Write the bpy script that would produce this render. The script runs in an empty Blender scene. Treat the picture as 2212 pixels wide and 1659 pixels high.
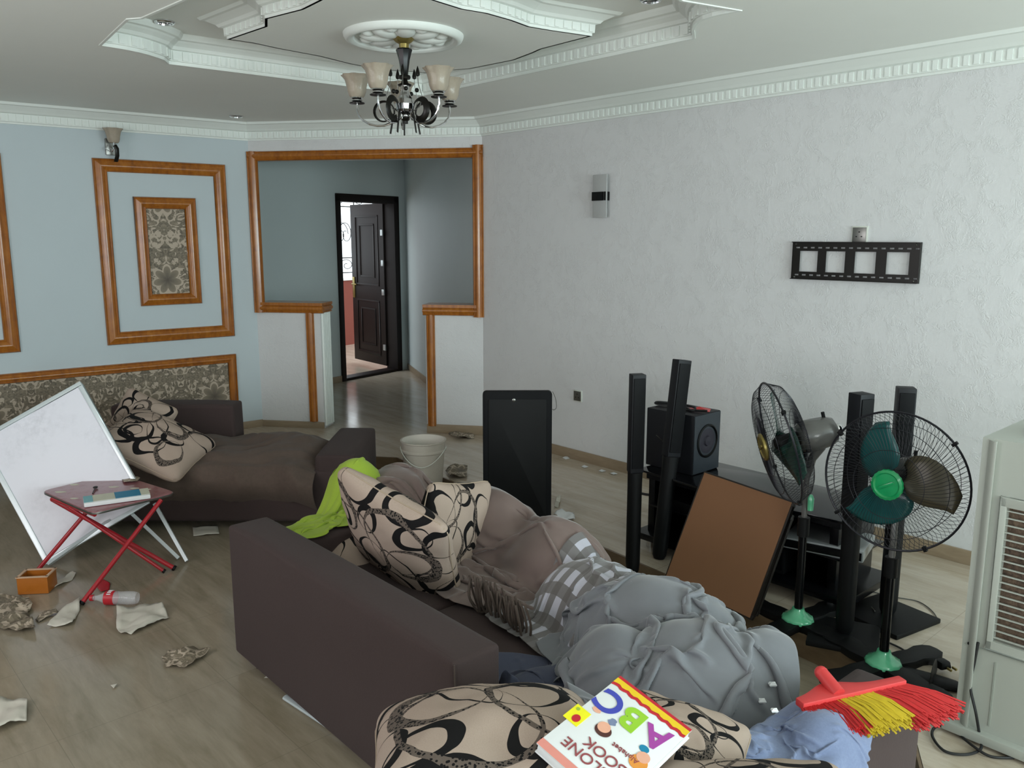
import bpy, bmesh, math, random
import numpy as np
from mathutils import Vector, Matrix, Quaternion

random.seed(7)
PI = math.pi
SC = bpy.context.scene
COL = SC.collection

# ------------------------------------------------------------------ camera
F_PX, W_PX, H_PX, EYE = 1800.0, 2212.0, 1659.0, 1.62
TILT = math.atan((829.5 - 510.0) / F_PX)
cam_d = bpy.data.cameras.new('camera')
cam = bpy.data.objects.new('camera', cam_d)
COL.objects.link(cam)
cam.location = (0, 0, EYE)
cam.rotation_euler = (PI / 2 - TILT, 0, 0)
cam_d.sensor_fit = 'HORIZONTAL'
cam_d.sensor_width = 36.0
cam_d.lens = 36.0 * F_PX / W_PX
cam_d.clip_start = 0.05
cam_d.clip_end = 100
SC.camera = cam

# ------------------------------------------------------------------ colour management
SC.view_settings.view_transform = 'Standard'
SC.view_settings.look = 'None'
SC.view_settings.gamma = 1.0
SC.view_settings.use_curve_mapping = False
SC.view_settings.exposure = -0.08

# ------------------------------------------------------------------ world (overcast daylight)
wd = bpy.data.worlds.new('World')
SC.world = wd
wd.use_nodes = True
bgn = wd.node_tree.nodes['Background']
bgn.inputs[0].default_value = (0.86, 0.95, 1.0, 1)
bgn.inputs[1].default_value = 2.6

# plan directions (metres, camera above the origin)
D1 = Vector((0.672, -0.740, 0)).normalized()      # along the right wall, coming nearer
NR = Vector((-0.740, -0.672, 0)).normalized()     # out of the right wall into the room
D2 = Vector((-0.782, -0.623, 0)).normalized()     # along the left wall, coming nearer
NL = Vector((0.623, -0.782, 0)).normalized()      # out of the left wall into the room
CR = Vector((-0.234, 6.724, 0))                   # corner right wall / canted wall
CL = Vector((-2.159, 7.049, 0))                   # corner left wall / canted wall
DD = (CR - CL).normalized()
ND = Vector((DD.y, -DD.x, 0))                     # out of the canted wall into the room
LOW = -0.10                                       # sunken part of the floor
CEIL = 2.52

def area(name, loc, aim, sx, sy, power, col):
    l = bpy.data.lights.new(name, 'AREA')
    l.shape = 'RECTANGLE'; l.size = sx; l.size_y = sy; l.energy = power; l.color = col
    o = bpy.data.objects.new(name, l); COL.objects.link(o)
    o.location = loc
    o.rotation_euler = (Vector(aim)).to_track_quat('-Z', 'Y').to_euler()
    return o

P_REAR = CR + D1 * 8.4                            # rear right corner of the room
P_SIDE = CL + D2 * 4.8                            # far left corner
# rear wall runs from P_REAR along D2, side wall from P_SIDE along D1
def isect(p, d, q, e):
    k = d.x * e.y - d.y * e.x
    t = ((q.x - p.x) * e.y - (q.y - p.y) * e.x) / k
    return p + d * t
P_BACK = isect(P_REAR, D2, P_SIDE, D1)
LEN_REAR = (P_BACK - P_REAR).length
LEN_SIDE = (P_BACK - P_SIDE).length
NREAR = Vector((D2.y, -D2.x, 0)).normalized()
if NREAR.y < 0: NREAR = -NREAR
NSIDE = Vector((D1.y, -D1.x, 0)).normalized()
if NSIDE.x < 0: NSIDE = -NSIDE
# daylight through the windows of the rear and the side wall
W_REAR = [(0.5, 2.7), (3.6, 5.4)]                 # ranges along the rear wall from P_REAR
W_SIDE = [(3.0, 4.7), (6.6, 8.0)]                 # ranges along the side wall from P_SIDE
WZ0, WZ1 = 0.85, 2.15
def win_light(name, p, d, n, rng, power, col):
    c = p + d * ((rng[0] + rng[1]) / 2) + n * 0.02
    c.z = (WZ0 + WZ1) / 2
    return area(name, c, n, rng[1] - rng[0] - .1, WZ1 - WZ0 - .1, power, col)
win_light('window_light_rear_right', P_REAR, D2, NREAR, W_REAR[0], 150, (0.80, 0.98, 1.0))
win_light('window_light_rear_left', P_REAR, D2, NREAR, W_REAR[1], 80, (0.93, 1.0, 0.97))
win_light('window_light_side_far', P_SIDE, D1, NSIDE, W_SIDE[0], 34, (1.0, 0.92, 0.94))
win_light('window_light_side_near', P_SIDE, D1, NSIDE, W_SIDE[1], 22, (0.95, 0.95, 1.0))

# ------------------------------------------------------------------ helpers: unprojection (for placing things on real surfaces)
_c, _s = math.cos(TILT), math.sin(TILT)
def ray(px, py):
    x = (px - W_PX / 2) / F_PX; y = (H_PX / 2 - py) / F_PX
    return Vector((x, y * _s + _c, y * _c - _s))
def onz(px, py, z=0.0):
    d = ray(px, py); t = (z - EYE) / d.z
    return Vector((d.x * t, d.y * t, z))
def aty(px, py, y):
    d = ray(px, py); t = y / d.y
    return Vector((d.x * t, y, EYE + d.z * t))

# ------------------------------------------------------------------ helpers: tagging
def tag(o, label=None, cat=None, group=None, kind=None):
    if label: o['label'] = label
    if cat: o['category'] = cat
    if group: o['group'] = group
    if kind: o['kind'] = kind
    return o
def empty(name, loc=(0, 0, 0), rz=0.0, rot=None, parent=None):
    o = bpy.data.objects.new(name, None); COL.objects.link(o)
    o.empty_display_size = 0.1
    o.location = loc
    o.rotation_euler = rot if rot else (0, 0, rz)
    if parent: o.parent = parent
    return o
def thing(name, label, cat, loc=(0, 0, 0), rz=0.0, group=None, rot=None):
    return tag(empty(name, loc, rz, rot), label, cat, group)
def copy_tree(o, parent=None):
    c = o.copy(); COL.objects.link(c)
    if parent: c.parent = parent
    for ch in list(o.children): copy_tree(ch, c)
    return c

# ------------------------------------------------------------------ helpers: mesh builder
class MB:
    def __init__(s): s.v = []; s.f = []; s.m = []
    def add(s, vs, fs, mi=0):
        b = len(s.v); s.v += [tuple(v) for v in vs]
        for f in fs: s.f.append([i + b for i in f]); s.m.append(mi)
        return s
    def box(s, c, size, rot=None, mi=0, taper=1.0):
        hx, hy, hz = size[0] / 2, size[1] / 2, size[2] / 2
        vs = []
        for z in (-hz, hz):
            k = taper if z > 0 else 1.0
            for x, y in ((-hx, -hy), (hx, -hy), (hx, hy), (-hx, hy)): vs.append(Vector((x * k, y * k, z)))
        if rot is not None: vs = [rot @ v for v in vs]
        c = Vector(c); vs = [v + c for v in vs]
        return s.add(vs, [(0, 3, 2, 1), (4, 5, 6, 7), (0, 1, 5, 4), (1, 2, 6, 5), (2, 3, 7, 6), (3, 0, 4, 7)], mi)
    def tube(s, pts, r, n=8, caps=True, mi=0, closed=False, flat=None):
        """round (or flattened) bar through points; r may be a list"""
        pts = [Vector(p) for p in pts]; m = len(pts)
        rs = r if isinstance(r, (list, tuple)) else [r] * m
        up = None; rings = []
        for i, p in enumerate(pts):
            if closed: t = (pts[(i + 1) % m] - pts[i - 1])
            else: t = (pts[min(i + 1, m - 1)] - pts[max(i - 1, 0)])
            if t.length < 1e-9: t = Vector((0, 0, 1))
            t.normalize()
            if up is None:
                up = Vector((0, 0, 1)) if abs(t.z) < .9 else Vector((1, 0, 0))
            a = t.cross(up)
            if a.length < 1e-6: a = t.orthogonal()
            a.normalize(); b = a.cross(t).normalized(); up = b
            ring = []
            for k in range(n):
                th = 2 * PI * k / n
                ca, sb = math.cos(th), math.sin(th)
                fa, fb = (1, 1) if flat is None else flat
                ring.append(p + a * (ca * rs[i] * fa) + b * (sb * rs[i] * fb))
            rings.append(ring)
        vs = [v for rg in rings for v in rg]; fs = []
        for i in range(m if closed else m - 1):
            j = (i + 1) % m
            for k in range(n):
                k2 = (k + 1) % n
                fs.append((i * n + k, i * n + k2, j * n + k2, j * n + k))
        if caps and not closed:
            fs.append(tuple(range(n))[::-1]); fs.append(tuple((m - 1) * n + k for k in range(n)))
        return s.add(vs, fs, mi)
    def lathe(s, prof, c=(0, 0, 0), n=24, rot=None, mi=0, wav=None, cap=True):
        """prof: list of (r, z); wav(theta, i) scales the radius"""
        c = Vector(c); vs = []; fs = []
        for i, (r, z) in enumerate(prof):
            for k in range(n):
                th = 2 * PI * k / n
                rr = r * (wav(th, i) if wav else 1)
                v = Vector((rr * math.cos(th), rr * math.sin(th), z))
                if rot is not None: v = rot @ v
                vs.append(v + c)
        for i in range(len(prof) - 1):
            for k in range(n):
                k2 = (k + 1) % n
                fs.append((i * n + k, i * n + k2, (i + 1) * n + k2, (i + 1) * n + k))
        if cap:
            fs.append(tuple(range(n))[::-1]); fs.append(tuple((len(prof) - 1) * n + k for k in range(n)))
        return s.add(vs, fs, mi)
    def sphere(s, c, r, n=16, sc=(1, 1, 1), rot=None, mi=0):
        prof = [(max(1e-4, r * math.sin(PI * i / (n // 2))), -r * math.cos(PI * i / (n // 2))) for i in range(n // 2 + 1)]
        R = rot if rot is not None else Matrix.Identity(3)
        S = Matrix.Diagonal(Vector(sc))
        return s.lathe(prof, c, n, R @ S, mi)
    def prism(s, poly, z0, z1, mi=0, M=None):
        n = len(poly)
        vs = [Vector((p[0], p[1], z0)) for p in poly] + [Vector((p[0], p[1], z1)) for p in poly]
        if M is not None: vs = [M @ v for v in vs]
        fs = [tuple(range(n))[::-1], tuple(range(n, 2 * n))] + [(i, (i + 1) % n, n + (i + 1) % n, n + i) for i in range(n)]
        return s.add(vs, fs, mi)
    def quad(s, a, b, c, d, mi=0): return s.add([a, b, c, d], [(0, 1, 2, 3)], mi)
    def build(s, name, mat, parent=None, smooth=False, bevel=0, seg=2, sub=0, loc=None, rz=0, rot=None, auto=None, solid=0, uv=None):
        me = bpy.data.meshes.new(name)
        me.from_pydata(s.v, [], s.f)
        mats = mat if isinstance(mat, (list, tuple)) else [mat]
        for m in mats: me.materials.append(m)
        if len(mats) > 1: me.polygons.foreach_set('material_index', s.m)
        bm = bmesh.new(); bm.from_mesh(me)
        bmesh.ops.remove_doubles(bm, verts=bm.verts, dist=1e-6)
        bmesh.ops.recalc_face_normals(bm, faces=bm.faces)
        if bevel:
            es = [e for e in bm.edges if len(e.link_faces) == 2 and e.calc_face_angle(0) > 0.5]
            bmesh.ops.bevel(bm, geom=es, offset=bevel, segments=seg, profile=0.6, affect='EDGES', clamp_overlap=True)
        bm.to_mesh(me); bm.free()
        if smooth or bevel:
            me.polygons.foreach_set('use_smooth', [True] * len(me.polygons))
            if auto is None: auto = 35
            try: me.set_sharp_from_angle(angle=math.radians(auto))
            except Exception: pass
        o = bpy.data.objects.new(name, me); COL.objects.link(o)
        if sub:
            m = o.modifiers.new('sub', 'SUBSURF'); m.levels = sub; m.render_levels = sub
        if solid:
            m = o.modifiers.new('solid', 'SOLIDIFY'); m.thickness = solid; m.offset = 0
        if parent: o.parent = parent
        if loc is not None: o.location = loc
        if rot is not None: o.rotation_euler = rot
        elif rz: o.rotation_euler = (0, 0, rz)
        return o
def rotz(a): return Matrix.Rotation(a, 3, 'Z')
def frame3(x, y=None, z=None):
    """3x3 matrix with columns x,y,z"""
    m = Matrix((x, y, z)); m.transpose(); return m
def ang(d): return math.atan2(d.y, d.x)

# ------------------------------------------------------------------ helpers: materials
def lin(c):
    if isinstance(c, str):
        c = c.lstrip('#'); c = [int(c[i:i + 2], 16) / 255 for i in (0, 2, 4)]
    return tuple((x / 12.92 if x <= 0.04045 else ((x + 0.055) / 1.055) ** 2.4) for x in c) + (1,)
class NT:
    def __init__(s, name):
        s.m = bpy.data.materials.new(name); s.m.use_nodes = True
        s.t = s.m.node_tree; s.t.nodes.clear()
        s.out = s.t.nodes.new('ShaderNodeOutputMaterial')
        s.b = s.t.nodes.new('ShaderNodeBsdfPrincipled')
        s.t.links.new(s.b.outputs[0], s.out.inputs[0])
    def n(s, typ, **kw):
        nd = s.t.nodes.new('ShaderNode' + typ)
        for k, v in kw.items():
            if k.startswith('i_'):
                key = k[2:]
                key = int(key) if key.isdigit() else key.replace('_', ' ')
                s.put(nd.inputs[key], v)
            else: setattr(nd, k, v)
        return nd
    def put(s, sock, v):
        if isinstance(v, bpy.types.NodeSocket): s.t.links.new(v, sock)
        elif isinstance(v, bpy.types.Node): s.t.links.new(v.outputs[0], sock)
        else: sock.default_value = v
    def math(s, op, a, b=0.0, c=0.0, clamp=False):
        nd = s.t.nodes.new('ShaderNodeMath'); nd.operation = op; nd.use_clamp = clamp
        s.put(nd.inputs[0], a); s.put(nd.inputs[1], b)
        if op in ('MULTIPLY_ADD', 'WRAP', 'SMOOTH_MIN', 'COMPARE'): s.put(nd.inputs[2], c)
        return nd.outputs[0]
    def mix(s, f, a, b):
        nd = s.t.nodes.new('ShaderNodeMix'); nd.data_type = 'RGBA'
        s.put(nd.inputs[0], f); s.put(nd.inputs[6], a); s.put(nd.inputs[7], b)
        return nd.outputs[2]
    def ramp(s, f, stops):
        nd = s.t.nodes.new('ShaderNodeValToRGB'); s.put(nd.inputs[0], f)
        el = nd.color_ramp.elements
        while len(el) < len(stops): el.new(0.5)
        for e, (p, c) in zip(el, stops): e.position = p; e.color = c
        return nd.outputs[0]
    def coord(s, which='Object', scale=(1, 1, 1), rot=(0, 0, 0), loc=(0, 0, 0)):
        tc = s.t.nodes.new('ShaderNodeTexCoord'); mp = s.t.nodes.new('ShaderNodeMapping')
        s.t.links.new(tc.outputs[which], mp.inputs[0])
        mp.inputs['Scale'].default_value = scale; mp.inputs['Rotation'].default_value = rot; mp.inputs['Location'].default_value = loc
        return mp.outputs[0]
    def noise(s, vec, scale, detail=3, rough=.5, dist=0.0):
        nd = s.t.nodes.new('ShaderNodeTexNoise'); s.put(nd.inputs['Vector'], vec)
        nd.inputs['Scale'].default_value = scale; nd.inputs['Detail'].default_value = detail
        nd.inputs['Roughness'].default_value = rough; nd.inputs['Distortion'].default_value = dist
        return nd.outputs[0]
    def bump(s, h, strength=.3, dist=.01):
        nd = s.t.nodes.new('ShaderNodeBump'); nd.inputs['Strength'].default_value = strength
        nd.inputs['Distance'].default_value = dist; s.put(nd.inputs['Height'], h)
        s.t.links.new(nd.outputs[0], s.b.inputs['Normal']); return nd
    def set(s, **kw):
        for k, v in kw.items(): s.put(s.b.inputs[k.replace('_', ' ')], v)
        return s
def pm(name, col, rough=.5, metal=0.0, var=.08, nscale=30, bump=0.0, bdist=.002, coat=0, spec=.5, sheen=0, trans=0, ior=1.45, alpha=1, brough=None):
    """plain procedural material: colour with a little noise, noise bump"""
    t = NT(name); c = lin(col); v = t.coord()
    nz = t.noise(v, nscale, 4, .6)
    lo = tuple(x * (1 - var) for x in c[:3]) + (1,); hi = tuple(min(1, x * (1 + var)) for x in c[:3]) + (1,)
    t.set(Base_Color=t.mix(nz, lo, hi), Roughness=rough, Metallic=metal, Specular_IOR_Level=spec, IOR=ior, Alpha=alpha)
    if coat: t.set(Coat_Weight=coat, Coat_Roughness=.1)
    if sheen: t.set(Sheen_Weight=sheen, Sheen_Roughness=.5)
    if trans: t.set(Transmission_Weight=trans)
    if bump: t.bump(nz, bump, bdist)
    return t.m

# --- wall paints
def wall_mat(name, col, emb=0.0, col2=None):
    t = NT(name); c = lin(col)
    v = t.coord(scale=(1, 1, 1))
    n1 = t.noise(v, 2.2, 3, .5)
    base = t.mix(n1, tuple(x * .96 for x in c[:3]) + (1,), tuple(min(1, x * 1.03) for x in c[:3]) + (1,))
    t.set(Base_Color=base, Roughness=.55 if emb else .62, Specular_IOR_Level=.35)
    if emb:
        a = t.noise(v, 38, 4, .62, 1.2)
        b = t.noise(v, 13, 2, .5, .6)
        ridg = t.math('SUBTRACT', 1.0, t.math('MULTIPLY', t.math('ABSOLUTE', t.math('SUBTRACT', a, .5)), 7.0), clamp=True)
        amt = t.math('MULTIPLY', ridg, t.math('MULTIPLY', t.math('SUBTRACT', b, .42), 5.0, clamp=True), clamp=True)
        fine = t.math('MULTIPLY', t.noise(v, 130, 3, .6), .35)
        t.bump(t.math('ADD', amt, fine), emb, .0035)
    else:
        t.bump(t.noise(v, 90, 3, .6), .10, .001)
    return t.m
M = {}
M['wall_emb'] = wall_mat('embossed wallpaper', '#d6d6d6', .4)
M['wall_blue'] = wall_mat('pale blue wall paint', '#c0cbcf')
M['wall_hall'] = wall_mat('hall wall paint', '#c2cccc', .12)
M['ceil'] = pm('ceiling plaster', '#f0f3ee', .7, var=.02, nscale=3, bump=.05)
M['plaster'] = pm('white moulded plaster', '#e6ebe6', .6, var=.02, nscale=12, bump=.08)
M['red_wall'] = pm('red brown outdoor paint', '#7c3a2c', .7, var=.1, nscale=5)

def floor_mat(name='glazed wood grain floor tile', light=False):
    t = NT(name)
    rz = -ang(D1)
    v0 = t.coord()
    v = t.n('Mapping'); t.t.links.new(v0, v.inputs[0]); v.inputs['Rotation'].default_value = (0, 0, rz); v = v.outputs[0]
    st = t.n('Mapping'); t.t.links.new(v, st.inputs[0]); st.inputs['Scale'].default_value = (1.4, 9, 1); st = st.outputs[0]
    g1 = t.noise(st, 1.3, 6, .62, .7)
    g2 = t.noise(v, 1.1, 3, .5)
    g3 = t.noise(st, 6, 4, .6, .4)
    f = t.math('MULTIPLY_ADD', g1, .75, t.math('MULTIPLY', g3, .25))
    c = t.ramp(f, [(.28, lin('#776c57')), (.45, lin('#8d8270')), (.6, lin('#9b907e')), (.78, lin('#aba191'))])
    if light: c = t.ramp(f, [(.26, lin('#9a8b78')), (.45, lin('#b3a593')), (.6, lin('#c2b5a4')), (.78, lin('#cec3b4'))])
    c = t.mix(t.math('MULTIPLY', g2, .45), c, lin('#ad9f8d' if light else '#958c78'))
    br = t.t.nodes.new('ShaderNodeTexBrick'); t.t.links.new(v, br.inputs['Vector'])
    br.offset = 0.0; br.squash = 1.0
    br.inputs['Scale'].default_value = 1.0; br.inputs['Brick Width'].default_value = .6; br.inputs['Row Height'].default_value = .6
    br.inputs['Mortar Size'].default_value = .0015; br.inputs['Mortar Smooth'].default_value = .3; br.inputs['Bias'].default_value = 0
    c = t.mix(t.math('MULTIPLY', br.outputs['Fac'], .45), c, lin('#6d6656'))
    dirt = t.noise(v, 3.2, 6, .7)
    dm = t.math('MULTIPLY', t.math('SUBTRACT', dirt, .56), 4.0, clamp=True)
    c = t.mix(t.math('MULTIPLY', dm, .4), c, lin('#6f6654'))
    t.set(Base_Color=c, Roughness=t.math('MULTIPLY_ADD', dirt, .26, .03), Specular_IOR_Level=.5)
    t.bump(t.math('ADD', t.math('MULTIPLY', br.outputs['Fac'], -1.0), t.math('MULTIPLY', g3, .15)), .15, .002)
    return t.m
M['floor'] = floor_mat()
M['floor_lit'] = floor_mat('wood grain floor tile with light painted in', True)  # paler copy of the tile: stronger light on the upper floor painted into its colour
def riser_mat(name, a, b):
    t = NT(name); v = t.coord(scale=(6, 6, 30)); g = t.noise(v, 1.5, 4, .6, .5)
    t.set(Base_Color=t.mix(g, lin(a), lin(b)), Roughness=.35); return t.m
M['base_tile'] = riser_mat('brown skirting tile', '#86735d', '#a8967e')
M['riser'] = riser_mat('dark brown step riser tile', '#5f4c38', '#7d6850')

def wood_trim():
    t = NT('varnished orange brown moulding')
    v = t.coord(scale=(3, 3, 3)); g = t.noise(v, 3.0, 5, .6, .8)
    w = t.noise(t.coord(scale=(18, 18, 1.5)), 2.0, 4, .6, .3)
    f = t.math('MULTIPLY_ADD', w, .6, t.math('MULTIPLY', g, .4))
    t.set(Base_Color=t.ramp(f, [(.3, lin('#77431a')), (.5, lin('#9e5e1e')), (.7, lin('#b5742d'))]), Roughness=.28, Coat_Weight=.35, Coat_Roughness=.15)
    return t.m
M['trim'] = wood_trim()

def damask(name, mirror_origin=0.0):
    """grey-olive scroll and flower wallpaper; uses the UV map (metres)"""
    t = NT(name)
    tc = t.n('TexCoord'); uv = tc.outputs['UV']
    sp = t.n('SeparateXYZ'); t.t.links.new(uv, sp.inputs[0])
    P = .53; Q = .62
    x = t.math('PINGPONG', sp.outputs[0], P / 2)            # mirrored repeat, 0 .. P/2
    y = t.math('WRAP', sp.outputs[1], Q, 0.0)
    cb = t.n('CombineXYZ'); t.put(cb.inputs[0], x); t.put(cb.inputs[1], sp.outputs[1])
    # wrap in v by mixing coordinates on a circle
    ay = t.math('MULTIPLY', y, 2 * PI / Q)
    c3 = t.n('CombineXYZ')
    t.put(c3.inputs[0], x); t.put(c3.inputs[1], t.math('MULTIPLY', t.math('SINE', ay), Q / 6.28)); t.put(c3.inputs[2], t.math('MULTIPLY', t.math('COSINE', ay), Q / 6.28))
    n1 = t.noise(c3.outputs[0], 15, 2, .45, 2.2)
    n2 = t.noise(c3.outputs[0], 34, 3, .5, 1.4)
    leaf = t.math('GREATER_THAN', n1, .445)
    dark = t.math('MULTIPLY', t.math('SUBTRACT', n2, .36), 3.4, clamp=True)
    # flower in the middle of every cell
    fy = t.math('SUBTRACT', y, Q * .5)
    r = t.math('SQRT', t.math('ADD', t.math('MULTIPLY', x, x), t.math('MULTIPLY', fy, fy)))
    th = t.math('ARCTAN2', x, fy)
    pet = t.math('ABSOLUTE', t.math('COSINE', t.math('MULTIPLY', th, 3.5)))
    edge = t.math('MULTIPLY_ADD', pet, .045, .062)
    fl = t.math('LESS_THAN', r, edge)
    halo = t.math('LESS_THAN', r, t.math('ADD', edge, .018))
    flc = t.math('MULTIPLY_ADD', t.math('DIVIDE', r, edge), .75, t.math('MULTIPLY', n2, .25), clamp=True)
    cream = lin('#b5a694'); ol1 = lin('#5f5648'); ol2 = lin('#8b7f6c'); ol3 = lin('#453d35')
    c = t.mix(leaf, cream, t.mix(dark, ol1, ol2))
    c = t.mix(halo, c, cream)
    c = t.mix(fl, c, t.mix(flc, ol3, ol2))
    t.set(Base_Color=c, Roughness=.6)
    return t.m
M['damask'] = damask('grey damask wallpaper')

# --- swirl print for the cushions
def swirl_mat():
    t = NT('cream fabric with black swirl print')
    tc = t.n('TexCoord'); uv = tc.outputs['UV']
    wob = t.n('TexNoise'); t.t.links.new(uv, wob.inputs['Vector']); wob.inputs['Scale'].default_value = 3.0
    off = t.n('VectorMath', operation='MULTIPLY_ADD'); t.t.links.new(wob.outputs['Color'], off.inputs[0])
    off.inputs[1].default_value = (.12, .12, 0); t.t.links.new(uv, off.inputs[2])
    uvw = off.outputs[0]
    rnd = random.Random(11)
    strokes = []   # cx, cy, rx, ry, rot, thick, phase, lace
    base = [(.16, .80, .13, .17, .3, .17, .4, 1), (.16, .76, .055, .09, .2, .26, 2.5, 0), (.42, .86, .11, .09, 1.0, .22, 1.2, 0),
            (.46, .55, .17, .14, .4, .16, 3.6, 0), (.20, .40, .16, .12, 2.2, .16, .9, 0), (.26, .14, .12, .16, .8, .16, 5.0, 1),
            (.62, .26, .17, .20, .2, .15, 2.8, 0), (.60, .22, .08, .11, .4, .2, 4.8, 0), (.80, .62, .15, .18, 1.4, .16, 3.1, 1),
            (.84, .90, .14, .09, .2, .19, 4.4, 0), (.90, .20, .11, .18, 2.8, .17, .2, 0), (.68, .76, .24, .30, .9, .055, 1.0, 1),
            (.34, .62, .30, .22, 2.5, .05, 4.0, 1), (.50, .04, .22, .12, .1, .09, 1.3, 0), (.97, .48, .12, .10, .7, .2, 3.9, 0),
            (.05, .12, .12, .11, .9, .18, 2.2, 0), (.02, .56, .09, .13, .5, .2, 5.3, 0),
            (.30, .30, .26, .10, .5, .06, 2.0, 0), (.74, .46, .28, .12, 2.2, .06, 4.0, 0), (.40, .36, .07, .10, 1.0, .25, 1.0, 0), (1.06, .86, .16, .14, .6, .17, .5, 0), (1.10, .30, .14, .18, .2, .17, 3.0, 1), (-.08, .82, .14, .12, .2, .18, 5.0, 0), (.30, 1.10, .16, .14, .8, .17, 2.0, 0), (.74, 1.12, .18, .12, .2, .17, 3.0, 0)]
    mask = None; lacem = None
    for (cx, cy, rx, ry, ro, th, ph, lace) in base:
        d = t.n('VectorMath', operation='SUBTRACT'); t.t.links.new(uvw, d.inputs[0]); d.inputs[1].default_value = (cx, cy, 0)
        mp = t.n('Mapping'); mp.vector_type = 'TEXTURE'; t.t.links.new(d.outputs[0], mp.inputs[0])
        mp.inputs['Rotation'].default_value = (0, 0, ro); mp.inputs['Scale'].default_value = (rx, ry, 1)
        sep = t.n('SeparateXYZ'); t.t.links.new(mp.outputs[0], sep.inputs[0])
        X, Y = sep.outputs[0], sep.outputs[1]
        ln = t.math('SQRT', t.math('ADD', t.math('MULTIPLY', X, X), t.math('MULTIPLY', Y, Y)))
        w = t.math('MULTIPLY_ADD', t.math('SINE', t.math('ADD', t.math('ARCTAN2', Y, X), ph)), th * .58, th * .68)
        mk = t.math('LESS_THAN', t.math('ABSOLUTE', t.math('SUBTRACT', ln, 1.0)), w)
        mask = mk if mask is None else t.math('MAXIMUM', mask, mk)
        if lace: lacem = mk if lacem is None else t.math('MAXIMUM', lacem, mk)
    vo = t.n('TexVoronoi'); t.t.links.new(uv, vo.inputs['Vector']); vo.inputs['Scale'].default_value = 75
    dots = t.math('GREATER_THAN', vo.outputs['Distance'], .42)
    hole = t.math('MULTIPLY', t.math('MULTIPLY', lacem, dots), .30)
    mask = t.math('MULTIPLY', mask, t.math('SUBTRACT', 1.0, hole))
    wv = t.noise(uv, 220, 2, .5)
    cream = t.mix(wv, lin('#98867a'), lin('#b09d8f'))
    t.set(Base_Color=t.mix(mask, cream, lin('#0c0a0b')), Roughness=.85, Specular_IOR_Level=.25)
    t.bump(t.math('ADD', t.math('MULTIPLY', mask, .6), t.math('MULTIPLY', wv, .3)), .35, .002)
    return t.m
M['swirl'] = swirl_mat()

def fabric(name, a, b, scale=160, rough=.9, sheen=.2, soft=2.5, bump=.35):
    t = NT(name); v = t.coord()
    n1 = t.noise(v, scale, 3, .6); n2 = t.noise(v, soft, 4, .6)
    c = t.mix(t.math('MULTIPLY_ADD', n1, .5, t.math('MULTIPLY', n2, .5)), lin(a), lin(b))
    t.set(Base_Color=c, Roughness=rough, Sheen_Weight=sheen, Sheen_Roughness=.5)
    t.bump(n1, bump, .0015); return t.m
M['sofa'] = fabric('dark brown woven upholstery', '#352827', '#423432', sheen=.02, rough=.95)
M['sofa_throw'] = fabric('brown suede throw', '#43372f', '#63534a', 60, soft=5, sheen=.05)
M['lime'] = fabric('lime green cloth', '#879e2a', '#9db637', 200, .8, .1)
M['blue_cloth'] = fabric('blue grey cotton', '#56607c', '#7d8aab', 200, .85, .2)
M['fringe'] = fabric('brown curtain tape cord', '#2f2520', '#54453b', 60, .8, .1)
def sheer(name, a, b, alpha, tint=None):
    t = NT(name); v = t.coord()
    n2 = t.noise(v, 3.5, 4, .6); w = t.noise(v, 400, 2, .5)
    c = t.mix(n2, lin(a), lin(b))
    t.set(Base_Color=c, Roughness=.62, Sheen_Weight=.4, Sheen_Roughness=.4, Specular_IOR_Level=.3)
    lw = t.n('LayerWeight'); lw.inputs['Blend'].default_value = .35
    a_ = t.math('ADD', alpha, t.math('MULTIPLY', lw.outputs['Facing'], 1 - alpha), clamp=True)
    t.set(Alpha=a_)
    t.bump(w, .15, .001)
    return t.m
M['sheer_grey'] = sheer('grey organza', '#626367', '#85878d', .84)
M['sheer_brown'] = sheer('mauve brown organza', '#695955', '#877670', .88)
def plaid():
    t = NT('grey checked organza')
    tc = t.n('TexCoord'); sp = t.n('SeparateXYZ'); t.t.links.new(tc.outputs['UV'], sp.inputs[0])
    a = t.math('GREATER_THAN', t.math('FRACT', t.math('MULTIPLY', sp.outputs[0], 9.0)), .5)
    b = t.math('GREATER_THAN', t.math('FRACT', t.math('MULTIPLY', sp.outputs[1], 6.0)), .42)
    f = t.math('MULTIPLY', t.math('ADD', a, b), .5)
    c = t.ramp(f, [(.0, lin('#5a5553')), (.45, lin('#6b6767')), (.55, lin('#6b6767')), (.95, lin('#b0afba'))])
    t.set(Base_Color=c, Roughness=.7, Sheen_Weight=.3)
    t.bump(t.noise(t.coord(), 300, 2), .2, .001)
    return t.m
M['plaid'] = plaid()

M['black_gloss'] = pm('black gloss plastic', '#08090b', .25, var=.15, nscale=8, spec=.3)
M['black_satin'] = pm('black satin plastic', '#0c0d0e', .5, var=.2, nscale=20, bump=.05, spec=.22)
M['black_matt'] = pm('black matt board', '#0a0b0e', .6, var=.15, nscale=6, spec=.2)
M['black_vinyl'] = pm('black wood grain vinyl', '#17181c', .5, spec=.3, var=.15, nscale=60, bump=.1)
M['chrome'] = pm('chrome', '#d8d8da', .12, metal=1.0, var=.02)
M['steel'] = pm('worn grey steel', '#8c8c88', .35, metal=1.0, var=.1)
M['black_iron'] = pm('black lacquered metal', '#15130f', .35, var=.2, metal=.3)
M['dark_wood'] = pm('dark brown painted steel', '#160d0b', .5, spec=.3, var=.2, nscale=8)
M['brass'] = pm('dull brass', '#9a8a52', .35, metal=.8, var=.15)
M['gold_plastic'] = pm('tarnished gold plastic', '#a29a76', .4, var=.2, metal=.2)
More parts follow.
